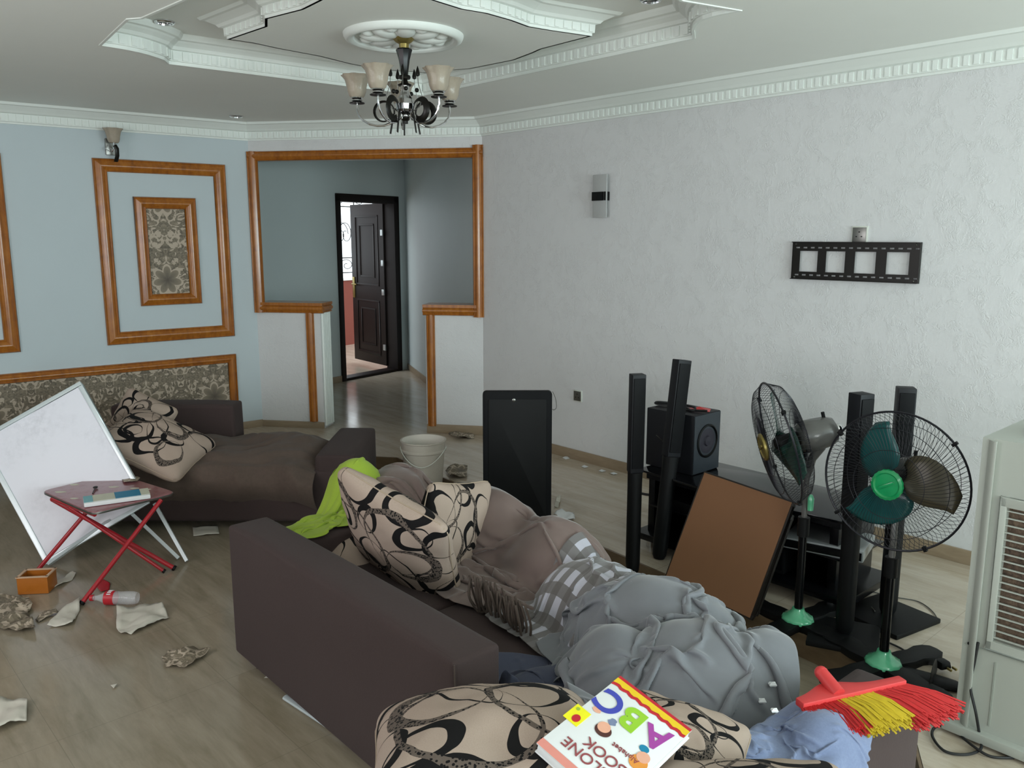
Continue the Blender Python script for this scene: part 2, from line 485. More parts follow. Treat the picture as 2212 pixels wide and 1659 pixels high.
M['glass_shade'] = pm('smoked amber glass', '#c3b7a6', .16, var=.12, nscale=40, trans=.35, ior=1.25, bump=.35, bdist=.004)
M['white_plastic'] = pm('off white plastic', '#d0d3c9', .4, var=.03)
M['cooler'] = pm('aged white cooler plastic', '#a6a9a1', .42, var=.03, nscale=3)
M['cooler_dark'] = pm('cooler seam grey', '#969b92', .5)
M['pad'] = None
def pad():
    t = NT('brown cellulose cooling pad'); v = t.coord(scale=(1, 1, 1))
    n = t.noise(v, 60, 4, .7, .5); n2 = t.noise(v, 7, 2)
    t.set(Base_Color=t.ramp(t.math('MULTIPLY_ADD', n, .6, t.math('MULTIPLY', n2, .4)), [(.35, lin('#2e251f')), (.5, lin('#57463a')), (.65, lin('#71604f'))]), Roughness=.9)
    t.bump(n, .8, .004); return t.m
M['pad'] = pad()
M['teal_blade'] = pm('translucent teal blade plastic', '#1f5a5a', .18, var=.1, trans=.25, nscale=5)
M['olive_blade'] = pm('smoky olive blade plastic', '#4d4636', .2, var=.08, trans=.1, nscale=5)
M['green_blade'] = pm('dark green blade plastic', '#26403a', .2, var=.08, trans=.15, nscale=5)
M['green_badge'] = pm('emerald translucent plastic', '#138a50', .15, var=.25, nscale=18, coat=.5)
M['mint'] = pm('mint green glossy plastic', '#5fb58b', .15, var=.15, coat=.5)
M['grey_motor'] = pm('grey brown motor housing', '#5b5a58', .25, var=.1, coat=.3)
M['wire'] = pm('dark wire', '#242429', .35, metal=.4, var=.1)
M['cable'] = pm('black rubber cable', '#1b1b1c', .55)
M['cable_grey'] = pm('grey cable', '#55544f', .6)
M['white_cable'] = pm('white cable', '#c9c9c9', .6)
M['hardboard'] = pm('brown hardboard', '#7e583c', .75, var=.06, nscale=4, bump=.08)
M['frame_black'] = pm('black painted frame wood', '#1d1915', .5, var=.2)
M['red_metal'] = pm('red enamelled tube', '#a5232c', .3, var=.1)
M['red_top'] = None
def redtop():
    t = NT('worn red printed table top'); v = t.coord()
    n = t.noise(v, 5, 4, .6); n2 = t.noise(v, 26, 3, .6)
    c = t.mix(n, lin('#7f4a50'), lin('#9a6468'))
    c = t.mix(t.math('MULTIPLY', t.math('SUBTRACT', n2, .52), 6, clamp=True), c, lin('#7d2b33'))
    t.set(Base_Color=c, Roughness=.3, Coat_Weight=.3); return t.m
M['red_top'] = redtop()
M['board_white'] = None
def wboard():
    t = NT('smudged whiteboard'); v = t.coord()
    n = t.noise(v, 3, 4, .6); n2 = t.noise(v, 30, 5, .7)
    sm = t.math('MULTIPLY', t.math('MULTIPLY', t.math('SUBTRACT', n, .45), 3, clamp=True), t.math('MULTIPLY', t.math('SUBTRACT', n2, .4), 2.5, clamp=True))
    t.set(Base_Color=t.mix(sm, lin('#dcdce4'), lin('#a5a5ac')), Roughness=.35); return t.m
M['board_white'] = wboard()
M['alu_white'] = pm('white aluminium', '#c9d2d4', .3, var=.04, metal=.3)
M['paper'] = pm('off white paper', '#c9c4b8', .8, var=.05, nscale=10, bump=.1)
M['paper_white'] = pm('white paper', '#d9dadb', .75, var=.03)
M['orange_plastic'] = pm('amber brown plastic', '#a5601f', .35, var=.1)
M['clear'] = pm('clear bottle plastic', '#e8eaee', .08, alpha=.28, var=.01, spec=.8)
M['red'] = pm('red plastic', '#b3202c', .4, var=.1)
M['bright_red'] = pm('bright red plastic', '#c33a3a', .4, var=.06)
M['yellow'] = pm('yellow plastic', '#d9b51e', .5, var=.1)
M['bucket'] = pm('dusty white bucket plastic', '#b9b2a6', .5, var=.12, nscale=14)
M['bucket_in'] = pm('paint stained inside', '#d7d2c8', .55, var=.1, nscale=9)
M['glassy_black'] = pm('black tempered glass', '#0c0d10', .08, var=.05)
M['silver'] = pm('silver plastic', '#a9adad', .3, metal=.5, var=.04)
M['blue_print'] = pm('bright blue print', '#12779a', .5)
M['teal_print'] = pm('teal print', '#6aa8ae', .5)
M['cream_print'] = pm('cream card', '#c4c3b0', .6)

# ================================================================== SETTING
def struct(o): return tag(o, kind='structure')
V3 = Vector
def up(z): return Vector((0, 0, z))
# step edge: along D1 from behind the far sofa to behind the broom
S_A = onz(1030, 1062); S_B = onz(1640, 1328)
SDIR = (S_B - S_A).normalized()
S_L = S_A - SDIR * 1.05               # turns behind the far sofa
S_R = S_A + SDIR * 2.83
S_R2 = V3((1.10, 1.80, 0)); S_R3 = V3((1.10, -1.0, 0))
DD_ = (CR - CL).normalized()
S_LL = isect(S_L, -DD_, CL, D2)
far_hall = 14.5
# upper floor polygon (everything beyond the step) and sunken polygon
def poly_mesh(name, pts, z, mat, th=0.05):
    b = MB(); b.prism([(p.x, p.y) for p in pts], z - th, z); return b.build(name, mat)
H1 = onz(705, 831); H2 = onz(882, 797); HDIR = (H2 - H1).normalized()
upper = [S_LL - DD_ * .5, S_L, S_R, S_R2, V3((1.10, -6, 0)), V3((9, -6, 0)), V3((9, 7.5, 0)), V3((1.5, 15.0, 0)), V3((-6, 15.0, 0)), V3((-9, 9, 0)), V3((-9, 8, 0))]
fl = struct(poly_mesh('floor', upper, 0.0, M['floor_lit'], .06))
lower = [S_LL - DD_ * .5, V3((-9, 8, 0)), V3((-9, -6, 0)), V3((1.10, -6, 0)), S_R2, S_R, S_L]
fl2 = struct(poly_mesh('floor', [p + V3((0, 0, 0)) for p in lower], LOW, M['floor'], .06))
b = MB()
for p, q in ((S_LL, S_L), (S_L, S_R), (S_R, S_R2), (S_R2, S_R3)):
    d = (q - p).normalized(); n = V3((d.y, -d.x, 0))
    c = (p + q) / 2 + n * .004
    b.box((c.x, c.y, LOW / 2), ((q - p).length, .012, -LOW), frame3(d, n, V3((0, 0, 1))))
struct(b.build('trim_1', M['riser']))

def wall_box(name, p, q, n, z0, z1, mat, th=.2, holes=()):
    """wall from p to q (inner face), thickness away from n; holes = [(a,b,z0,z1)]"""
    b = MB(); L = (q - p).length; d = (q - p).normalized()
    cuts = sorted(holes)
    def seg(a, c, za, zc):
        if c - a < 1e-4 or zc - za < 1e-4: return
        m = p + d * ((a + c) / 2) - n * (th / 2)
        b.box((m.x, m.y, (za + zc) / 2), (c - a, th, zc - za), frame3(d, d.cross(V3((0, 0, -1))), V3((0, 0, 1))))
    x = 0
    for (a, c, za, zc) in cuts:
        seg(x, a, z0, z1); seg(a, c, z0, za); seg(a, c, zc, z1); x = c
    seg(x, L, z0, z1)
    return struct(b.build(name, mat))
RW_END = P_REAR
wall_box('wall_right', CR - D1 * .02, RW_END, NR, -.16, CEIL + .4, M['wall_emb'])
LW0 = CL
wall_box('wall_left', LW0, P_SIDE, NL, -.16, CEIL + .4, M['wall_blue'])
wall_box('wall_rear', P_REAR, P_BACK, NREAR, -.16, CEIL + .4, M['wall_blue'], holes=[(a, c, WZ0, WZ1) for a, c in W_REAR])
wall_box('wall_side', P_SIDE, P_BACK, NSIDE, -.16, CEIL + .4, M['wall_blue'], holes=[(a, c, WZ0, WZ1) for a, c in W_SIDE])
def window(name, p, d, n, rng):
    L = rng[1] - rng[0]; b = MB(); c = p + d * ((rng[0] + rng[1]) / 2) - n * .1; zc = (WZ0 + WZ1) / 2; h = WZ1 - WZ0
    R = frame3(d, d.cross(V3((0, 0, -1))), V3((0, 0, 1)))
    for x in (-L / 2 + .02, -L / 6, L / 6, L / 2 - .02):
        q = c + d * x; b.box((q.x, q.y, zc), (.04, .05, h), R)
    for z in (WZ0 + .02, WZ1 - .02): b.box((c.x, c.y, z), (L, .05, .04), R)
    return struct(b.build(name, M['alu_white']))
window('window_2', P_REAR, D2, NREAR, W_REAR[0]); window('window_3', P_REAR, D2, NREAR, W_REAR[1])
window('window_4', P_SIDE, D1, NSIDE, W_SIDE[0]); window('window_5', P_SIDE, D1, NSIDE, W_SIDE[1])

# canted wall with the big opening: half walls left and right, lintel above
TH = .20
LDD = (CR - CL).length
tA, tB = .565, 1.47         # gap between the half walls
zCap = 1.06; zLint = 2.235
b = MB()
Rd = frame3(DD, V3((0, 0, 1)).cross(DD), V3((0, 0, 1)))
def ddbox(b, t0, t1, z0, z1, dn0, dn1, mi=0):
    """box on the canted wall; dn = distance into the room (negative = behind)"""
    c = CL + DD * ((t0 + t1) / 2) + ND * ((dn0 + dn1) / 2)
    b.box((c.x, c.y, (z0 + z1) / 2), (t1 - t0, abs(dn1 - dn0), z1 - z0), Rd, mi)
ddbox(b, 0, tA, 0, zCap - .01, -TH, 0)
ddbox(b, tB, LDD + .05, 0, zCap - .01, -TH, 0)
ddbox(b, -.05, LDD + .1, zLint, CEIL + .4, -TH, 0)
struct(b.build('wall_back', M['wall_emb']))
# fluted white plaster on the end of the left half wall
b = MB()
for i in range(5):
    c = CL + DD * (tA + .004) - ND * (.03 + i * .036)
    b.tube([c + up(.02), c + up(zCap - .02)], .014, 8)
struct(b.build('trim_2', M['plaster'], smooth=True))

# orange wooden mouldings round the opening
def mould_profile(w, d=.03):
    """profile across a moulding of width w: list of (x, height)"""
    return [(0, 0), (0, d * .55), (w * .08, d * .75), (w * .16, d * .55), (w * .24, d * .62), (w * .42, d), (w * .58, d),
            (w * .76, d * .62), (w * .84, d * .5), (w * .92, d * .66), (w, d * .45), (w, 0)]
def mould_straight(b, o, along, across, nrm, L, w, d=.03, m0=0.0, m1=0.0, back=0.006):
    """moulding starting at o, running 'along' for L, width 'across'; m0/m1 = mitre shift per unit width"""
    pr = mould_profile(w, d); vs = []
    for (x, h) in pr:
        vs.append(o + along * (m0 * x) + across * x + nrm * (h - (back if h == 0 else 0)))
    for (x, h) in pr:
        vs.append(o + along * (L + m1 * x) + across * x + nrm * (h - (back if h == 0 else 0)))
    n = len(pr); fs = [(i, i + 1, n + i + 1, n + i) for i in range(n - 1)] + [(n - 1, 0, n, 2 * n - 1)]
    fs += [tuple(range(n)), tuple(range(n, 2 * n))[::-1]]
    b.add(vs, fs)
def mould_rect(b, o, ax, ay, nrm, W, H, w, d=.03, bottom=True):
    """picture-frame moulding, outer rectangle W x H with origin at lower left"""
    mould_straight(b, o, ay, ax, nrm, H, w, d, 1 if bottom else 0, -1)                 # left
    mould_straight(b, o + ax * W, ay, -ax, nrm, H, w, d, 1 if bottom else 0, -1)       # right
    mould_straight(b, o + ay * H, ax, -ay, nrm, W, w, d, 1, -1)                        # top
    if bottom: mould_straight(b, o, ax, ay, nrm, W, w, d, 1, -1)
UZ = V3((0, 0, 1))
b = MB()
w_ = .075
mould_straight(b, CL + up(2.30), DD, -UZ, ND, LDD + .01, w_, .035, 0, 0)                 # top bar
struct(b.build('trim_3', M['trim'], smooth=True, auto=50))
b = MB(); mould_straight(b, CL + up(.985) - DD * .01, UZ, DD, ND, 1.315, w_ + .01, .04); struct(b.build('trim_4', M['trim'], smooth=True, auto=50))
b = MB()
mould_straight(b, CR + up(.975) - DD * .075, UZ, DD, ND, 1.345, w_ + .01, .04)
struct(b.build('trim_5', M['trim'], smooth=True, auto=50))
for nm, t0, t1 in (('trim_6', .02, tA + .03), ('trim_7', tB - .015, LDD - .02)):
    b = MB()
    mould_straight(b, CL + DD * t0 + up(zCap - .075), DD, UZ, ND, t1 - t0, .075, .035)
    ddbox(b, t0, t1, zCap - .012, zCap + .012, -TH, .03)
    if nm == 'trim_6':
        o = CL + DD * (tA) + up(zCap - .075) + ND * .0
        mould_straight(b, o + DD * .0, -ND, UZ, DD, TH, .075, .035)
    struct(b.build(nm, M['trim'], smooth=True, auto=50))
for nm, t0 in (('trim_8', tA - .125), ('trim_9', tB + .012)):
    b = MB(); mould_straight(b, CL + DD * t0 + up(.06), UZ, DD, ND, zCap - .13, .068, .03); struct(b.build(nm, M['trim'], smooth=True, auto=50))

# skirting
def baseboard(name, p, q, n, z0, z1, th=.012, mat=None):
    b = MB(); d = (q - p).normalized(); c = (p + q) / 2 + n * (th / 2)
    b.box((c.x, c.y, (z0 + z1) / 2), ((q - p).length, th, z1 - z0), frame3(d, UZ.cross(d), UZ)); return struct(b.build(name, mat or M['base_tile'], bevel=.002))
baseboard('baseboard_right', CR, P_REAR, NR, 0, .075)
baseboard('baseboard_left', CL, S_LL, NL, 0, .06)
baseboard('baseboard_left', S_LL, P_SIDE, NL, LOW, LOW + .07)
baseboard('baseboard_back', CL, CL + DD * tA, ND, 0, .055)
baseboard('baseboard_back', CL + DD * tB, CR, ND, 0, .075)

# hall behind the opening
HN = V3((HDIR.y, -HDIR.x, 0))
if HN.dot(V3((0, -1, 0))) < 0: HN = -HN
dA = onz(722, 822); dB = onz(866, 800)
tdA = (dA - H1).dot(HDIR) ; tdB = (dB - H1).dot(HDIR)
HL = H1 - HDIR * 2.4; LH = (H2 - H1).length
DOOR_H = 2.07
wall_box('wall_hall_back', HL, H2 + HDIR * .1, HN, 0, 2.9, M['wall_hall'], .15, holes=[(2.4 + tdA, 2.4 + tdB, 0, DOOR_H)])
HR0 = H2; HR1 = CR + V3((.03, .12, 0)); hn = (HR1 - HR0).normalized(); hn = V3((-hn.y, hn.x, 0))
if hn.x > 0: hn = -hn
wall_box('wall_hall_right', HR0, HR1, hn, 0, 2.9, M['wall_hall'], .1)
q0 = HL; q1 = CL + D2 * 1.6 - NL * .25
n_ = (q1 - q0).normalized(); n_ = V3((-n_.y, n_.x, 0)); n_ = n_ if n_.x > 0 else -n_
wall_box('wall_hall_left', q0, q1, n_, 0, 2.9, M['wall_hall'], .1)
b = MB()
baseboard('baseboard_hall', HR0, HR1, hn, 0, .07)
dA_ = H1 + HDIR * tdA; dB_ = H1 + HDIR * tdB
baseboard('baseboard_hall', HL, dA_, HN, 0, .07)

# ceiling: main slab with a star shaped hole, recess, dropped panel
def w2(px, py, z): p = onz(px, py, z); return (p.x, p.y)
CC = V3((-.51, 4.15, 0))
tray = []
def arc_pts(a, b, bow, n=6):
    a = V3((a[0], a[1], 0)); b = V3((b[0], b[1], 0)); d = b - a; nn = V3((-d.y, d.x, 0))
    return [tuple((a + d * (i / n) + nn * (bow * math.sin(PI * i / n)))[:2]) for i in range(n + 1)]
pAp = (-.574, 5.657); pN = (-1.823, 4.64); pN2 = w2(352, 128, CEIL); pT = (-1.972, 4.206); pR = (.841, 4.064); pR2 = w2(1498, 63, CEIL); pRT = (.925, 3.584)
tray += [pAp, pN] + arc_pts(pN2, pT, .10) 
near_c = (-.44, 2.62)
dl = V3((-1.283 + 1.972, 3.436 - 4.206, 0)).normalized()
kL = (V3((pT[0], pT[1], 0)) + dl * .25)
kN1 = (-1.62, 3.72); 
tray += [(kN1[0], kN1[1]), (-1.55, 3.70), near_c, (.62, 3.38), (.66, 3.44)]
tray += arc_pts(pRT, pR2, .18) + [pR]
def ccw(p):
    a = sum(p[i][0] * p[(i + 1) % len(p)][1] - p[(i + 1) % len(p)][0] * p[i][1] for i in range(len(p)))
    return p if a > 0 else p[::-1]
tray = ccw(tray)
def offset(poly, d):
    """shift every vertex towards the inside (d > 0) of a ccw polygon"""
    n = len(poly); out = []
    for i in range(n):
        p0, p1, p2 = (V3((*poly[i - 1], 0)), V3((*poly[i], 0)), V3((*poly[(i + 1) % n], 0)))
        a = (p1 - p0).normalized(); c = (p2 - p1).normalized()
        n1 = V3((-a.y, a.x, 0)); n2 = V3((-c.y, c.x, 0)); m = n1 + n2
        k = max(.45, m.length_squared / 2)
        out.append(tuple((p1 + m * (d / k / 1.0) * 1.0)[:2]) if m.length > 1e-4 else tuple(p1[:2]))
    return out
def ring_strip(name, poly, prof, mat, dent=None, flip=False):
    """sweep a profile [(offset, z)] round a closed polygon; dent=(off,z0,z1,pitch,w,depth)"""
    b = MB(); n = len(poly); rings = [offset(poly, o) for o, z in prof]
    vs = [V3((x, y, z)) for (o, z), rg in zip(prof, rings) for x, y in rg]
    fs = []
    for i in range(len(prof) - 1):
        for k in range(n):
            k2 = (k + 1) % n; fs.append((i * n + k, i * n + k2, (i + 1) * n + k2, (i + 1) * n + k))
    b.add(vs, fs)
    if dent:
        off, z0, z1, pitch, w, dep = dent
        rg = offset(poly, off)
        for k in range(n):
            p = V3((*rg[k], 0)); q = V3((*rg[(k + 1) % n], 0)); L = (q - p).length
            m = int(L / pitch)
            if m < 1: continue
            d = (q - p).normalized(); nn = V3((-d.y, d.x, 0)) * (1 if dep > 0 else -1)
            for i in range(m):
                c = p + d * (L * (i + .5) / m) + nn * (abs(dep) / 2)
                b.box((c.x, c.y, (z0 + z1) / 2), (w, abs(dep), z1 - z0), frame3(d, UZ.cross(d), UZ))
    return struct(b.build(name, mat))
ZR = 2.66; ZP = 2.56
# main ceiling as a face with a hole: bridge outer rectangle and the tray polygon
bm = bmesh.new()
outer = [(-9, -6), (9, -6), (9, 9), (H2.x + 1.5, H2.y - .2), (H2.x, H2.y), (HL.x, HL.y), (-8, 6.2), (-9, 5)]
def ring_edges(pts, z):
    vs = [bm.verts.new((x, y, z)) for x, y in pts]
    return [bm.edges.new((vs[i], vs[(i + 1) % len(vs)])) for i in range(len(vs))]
e = ring_edges(outer, CEIL) + ring_edges(tray, CEIL)
bmesh.ops.triangle_fill(bm, use_beauty=True, edges=e)
# remove any face inside the tray hole
def inside(p, poly):
    c = False; n = len(poly); j = n - 1
    for i in range(n):
        if (poly[i][1] > p[1]) != (poly[j][1] > p[1]) and p[0] < (poly[j][0] - poly[i][0]) * (p[1] - poly[i][1]) / (poly[j][1] - poly[i][1]) + poly[i][0]: c = not c
        j = i
    return c
bad = [f for f in bm.faces if inside(f.calc_center_median(), tray)]
bmesh.ops.delete(bm, geom=bad, context='FACES_ONLY')
me = bpy.data.meshes.new('ceiling'); bm.to_mesh(me); bm.free()
b = MB(); b.add([v.co for v in me.vertices], [tuple(p.vertices) for p in me.polygons])
# recess roof and outer roof
b.quad(V3((-4, 1, ZR)), V3((3, 1, ZR)), V3((3, 7, ZR)), V3((-4, 7, ZR)))
b.prism(outer, 2.93, 3.0)
struct(b.build('ceiling', M['ceil']))
ring_strip('trim_10', tray, [(-.004, CEIL + .001), (-.004, CEIL - .004), (.008, CEIL - .004), (.008, CEIL + .012), (.016, CEIL + .014), (.018, CEIL + .066),
                             (.03, CEIL + .070), (.040, CEIL + .085), (.062, CEIL + .10), (.07, CEIL + .108), (.085, CEIL + .112), (.095, CEIL + .128), (.10, ZR)],
           M['plaster'], dent=(.017, CEIL + .018, CEIL + .062, .05, .026, .007))
panel = [w2(490, 85, ZP), w2(545, 93, ZP), w2(600, 105, ZP), w2(691, 122, ZP), (-.90, 4.86), (-.76, 5.02), (-.62, 5.07), (-.50, 5.13), (-.38, 5.05), (-.24, 5.0), w2(1060, 140, ZP), w2(1110, 130, ZP),
         w2(1150, 115, ZP), w2(1170, 106, ZP), w2(1279, 78, ZP), w2(1190, 65, ZP), w2(1143, 57, ZP), w2(1105, 43, ZP), w2(1052, 28, ZP), w2(999, 19, ZP), w2(938, 0, ZP),
         (-.40, 3.36), (-.54, 3.25), (-.68, 3.38), w2(690, 0, ZP), w2(650, 20, ZP), w2(572, 40, ZP), w2(572, 57, ZP)]
panel = ccw(panel)
ring_strip('trim_11', panel, [(.012, ZP + .0), (0, ZP), (0, ZP + .012), (-.008, ZP + .014), (-.01, ZP + .05), (-.025, ZP + .054), (-.035, ZP + .066), (-.06, ZP + .08), (-.07, ZP + .086), (-.085, ZP + .088), (-.095, ZR)],
           M['plaster'], dent=(-.009, ZP + .016, ZP + .048, .042, .022, -.006))
b = MB(); n = len(panel)
bm = bmesh.new(); vs = [bm.verts.new((x, y, ZP)) for x, y in panel]; f = bm.faces.new(vs)
bmesh.ops.triangulate(bm, faces=[f]); me = bpy.data.meshes.new('p'); bm.to_mesh(me); bm.free()
b.add([v.co for v in me.vertices], [tuple(p.vertices) for p in me.polygons])
b.add([V3((x, y, ZP + .02)) for x, y in offset(panel, .03)], [tuple(range(n))])
struct(b.build('ceiling_panel', M['ceil']))

# cornice along the walls
def cornice(name, p, q, n, m0, m1, dent=True):
    d = (q - p).normalized(); L = (q - p).length
    prof = [(0, 2.385), (.012, 2.385), (.014, 2.395), (.022, 2.40), (.022, 2.452), (.036, 2.458), (.05, 2.472), (.075, 2.492), (.085, 2.50), (.10, 2.503), (.11, 2.523), (0, 2.523)]
    b = MB(); k = len(prof)
    vs = [p + d * (m0 * o) + n * o + up(z) for o, z in prof] + [q + d * (m1 * o) + n * o + up(z) for o, z in prof]
    b.add(vs, [(i, (i + 1) % k, k + (i + 1) % k, k + i) for i in range(k)])
    if dent:
        m = int(L / .046)
        for i in range(m):
            c = p + d * (L * (i + .5) / m) + n * .026
            b.box((c.x, c.y, 2.426), (.024, .009, .044), frame3(d, UZ.cross(d), UZ))
    return struct(b.build(name, M['plaster']))
mi = lambda a, b_: math.tan((PI - a.angle(b_)) / 2)
t1 = math.tan(D1.angle(DD) / 2); t2 = math.tan(DD.angle(-D2) / 2)
cornice('trim_12', CR, P_REAR, NR, t1, 0)
cornice('trim_13', CL, CR, ND, t2, -t1)
cornice('trim_14', CL, P_SIDE, NL, t2, 0)

# ------------------------------------------------------------------ hall door, veranda beyond
RH = frame3(HDIR, UZ.cross(HDIR), UZ)
dr = tag(empty('door_1', dA_), kind='structure')
b = MB(); W = tdB - tdA
def hb(b, x0, x1, z0, z1, y0, y1, mi=0):
    c = HDIR * ((x0 + x1) / 2) + HN * ((y0 + y1) / 2); b.box((c.x, c.y, (z0 + z1) / 2), (x1 - x0, abs(y1 - y0), z1 - z0), RH, mi)
hb(b, -.01, .055, 0, DOOR_H, -.16, .02); hb(b, W - .075, W + .01, 0, DOOR_H, -.16, .02); hb(b, -.01, W + .01, DOOR_H - .075, DOOR_H + .01, -.16, .02); hb(b, 0, W, 0, .03, -.16, .01)
b.build('frame', M['dark_wood'], dr, bevel=.006)
# leaf, hinged on the right, swung outwards
hinge = dA_ + HDIR * (W - .08) - HN * .14
lf = onz(764, 777, .03); ldir = (V3((lf.x, lf.y, 0)) - V3((hinge.x, hinge.y, 0))).normalized()
LW = .80
leaf = empty('leaf_hinge', (0, 0, 0))
bpy.data.objects.remove(leaf)
Rl = frame3(ldir, UZ.cross(ldir), UZ); ln = UZ.cross(ldir)
ln = ln if ln.dot(V3((0, -1, 0))) > 0 else -ln
b = MB(); c = hinge - dA_ + ldir * (LW / 2); 
b.box((c.x, c.y, .03 + 1.0), (LW, .04, 1.95), Rl)
def lb(b, x0, x1, z0, z1, dep=.008):
    c = hinge - dA_ + ldir * ((x0 + x1) / 2) + ln * (.02 + dep / 2)
    b.box((c.x, c.y, (z0 + z1) / 2), (x1 - x0, dep, z1 - z0), Rl)
for z0, z1 in ((.18, .82), (1.02, 1.85)):
    for x0, x1 in ((.12, .14), (.66, .68)): lb(b, x0, x1, z0, z1)
    for zz in (z0, z1): lb(b, .12, .68, zz, zz + .02)
    lb(b, .22, .24, z0 + .1, z1 - .1); lb(b, .56, .58, z0 + .1, z1 - .1); lb(b, .22, .58, z0 + .1, z0 + .12); lb(b, .22, .58, z1 - .1, z1 - .08)
lfo = b.build('leaf', M['dark_wood'], dr, bevel=.004)
b = MB(); c = hinge - dA_ + ldir * (LW - .05) + ln * .025
b.box((c.x, c.y, .98), (.05, .012, .26), Rl); c2 = c + ln * .03
b.tube([c2 + up(1.02), c2 + up(1.02) - ldir * .12], .009); b.tube([c + up(1.02), c2 + up(1.02)], .009)
b.build('handle', M['brass'], lfo, bevel=.002)
for z in (.28, .95, 1.3, 1.66):
    b = MB(); c = hinge - dA_ + ldir * .02 + ln * .028; b.box((c.x, c.y, z), (.05, .014, .07), Rl); b.build('hinge', M['silver'], dr, bevel=.002)
# veranda wall with a grilled opening
vo = -HN
vbase = dA_ + vo * 2.3 - HDIR * 1.4
wall_box('wall_veranda', vbase, vbase + HDIR * 7.0, HN, 0, 2.9, M['red_wall'], .15, holes=[(.3, 6.6, .98, 2.35)])
wn = tag(empty('window_1', vbase + HDIR * .3), kind='structure')
b = MB(); g0 = -HN * .07
for x in [.02 + .41 * i for i in range(16)]:
    b.tube([g0 + HDIR * x + up(.98), g0 + HDIR * x + up(2.35)], .009, 6)
for z in (1.08, 1.30, 2.05, 2.25): b.tube([g0 + up(z), g0 + HDIR * 6.3 + up(z)], .009, 6)
for x in [.2 + .41 * i for i in range(15)]:
    for z0, sgn in ((1.65, 1), (1.65, -1), (2.15, 1), (1.19, -1)):
        pts = []
        for i in range(22):
            a = i / 21 * 2.6 * PI; r = .15 * (1 - i / 26)
            pts.append(g0 + HDIR * (x + sgn * (r * math.cos(a) - .05)) + up(z0 + r * 1.3 * math.sin(a) * (1 if z0 == 1.65 else .5)))
        b.tube(pts, .006, 5)
b.build('grille', M['black_iron'], wn, smooth=True)
b = MB(); 
c = g0 + HDIR * 3.15
b.box((c.x, c.y, .985), (6.3, .18, .03), RH); b.build('window_sill', M['plaster'], wn)
sh = MB(); c = dA_ + HDIR * .28 + vo * 1.75
t = thing('doormat', 'dark striped mat lying on the bright floor outside the open hall door', 'mat', (c.x, c.y, 0))
sh.box((0, 0, .008), (.62, .34, .012), RH); sh.build('mat_body', M['frame_black'], t, bevel=.003)

# ------------------------------------------------------------------ wall panels of the left wall
def damask_plane(name, o, ax, W, z0, z1, nrm, parent, off=(0, 0)):
    me = bpy.data.meshes.new(name)
    p = [o + up(z0), o + ax * W + up(z0), o + ax * W + up(z1), o + up(z1)]
    p2 = [q + nrm * .004 for q in p]
    me.from_pydata([tuple(v) for v in p + p2], [], [(4, 5, 6, 7), (0, 1, 5, 4), (1, 2, 6, 5), (2, 3, 7, 6), (3, 0, 4, 7)])
    uvl = me.uv_layers.new(name='UVMap'); uvs = [(0, z0), (W, z0), (W, z1), (0, z1)] * 2
    for l in me.loops: u = uvs[l.vertex_index]; uvl.data[l.index].uv = (u[0] + off[0], u[1] + off[1])
    me.materials.append(M['damask'])
    ob = bpy.data.objects.new(name, me); COL.objects.link(ob); ob.parent = parent; return ob
def wpanel(s0, s1, label, inner=True):
    o = CL + D2 * s1
    t = thing('wall_panel', label, 'wall panel', o, group=None)
    b = MB(); mould_rect(b, up(.80) , -D2, UZ, NL, s1 - s0, 1.385, .095, .035)
    b.build('outer_moulding', M['trim'], t, smooth=True, auto=50)
    w = .465; a = (s1 - s0 - w) / 2 + .005
    b = MB(); mould_rect(b, -D2 * a + up(1.085), -D2, UZ, NL, w, .83, .088, .04)
    b.build('inner_moulding', M['trim'], t, smooth=True, auto=50)
    damask_plane('damask_inlay', -D2 * (a + .075), -D2, w - .15, 1.165, 1.84, NL * 1.0, t, off=(.36 * 3 - (w - .15) / 2, -1.165 + .265 - .07))
wpanel(.205, 1.185, 'orange framed wall panel beside the opening, with a small damask centre, seen whole')
wpanel(1.765, 2.745, 'orange framed wall panel cut by the left edge of the photo')
t = thing('dado_panel', 'low damask dado with orange moulding running behind the far sofa', 'wall panel', CL + D2 * 4.7)
b = MB(); mould_rect(b, up(.06), -D2, UZ, NL, 4.7 - .205, .59, .07, .035, bottom=False); b.build('moulding', M['trim'], t, smooth=True, auto=50)
damask_plane('damask_inlay', -D2 * .06, -D2, 4.7 - .205 - .12, .06, .60, NL, t)

# ------------------------------------------------------------------ ceiling rose + chandelier + downlights
CX, CY = CC.x, CC.y
t = thing('ceiling_rose', 'round white plaster ceiling rose with petals above the chandelier', 'ceiling rose', (-.515, 4.19, ZP))
b = MB()
b.lathe([(.001, -.004), (.20, -.004), (.232, -.006), (.238, -.022), (.25, -.03), (.265, -.03), (.277, -.022), (.283, -.010), (.285, .001)], n=64, cap=False)
b.build('ring', M['plaster'], t, smooth=True)
b = MB()
for k in range(8):
    a = 2 * PI * k / 8 + .2; R = rotz(a)
    c = V3((math.cos(a) * .125, math.sin(a) * .125, -.008))
    b.sphere(c, 1, 18, (.085, .05, .026), R)
    a2 = a + PI / 8; c = V3((math.cos(a2) * .185, math.sin(a2) * .185, -.008)); b.sphere(c, 1, 12, (.035, .032, .020), rotz(a2))
b.sphere((0, 0, -.01), .05, 16, (1, 1, .5))
b.build('petals', M['plaster'], t, smooth=True)

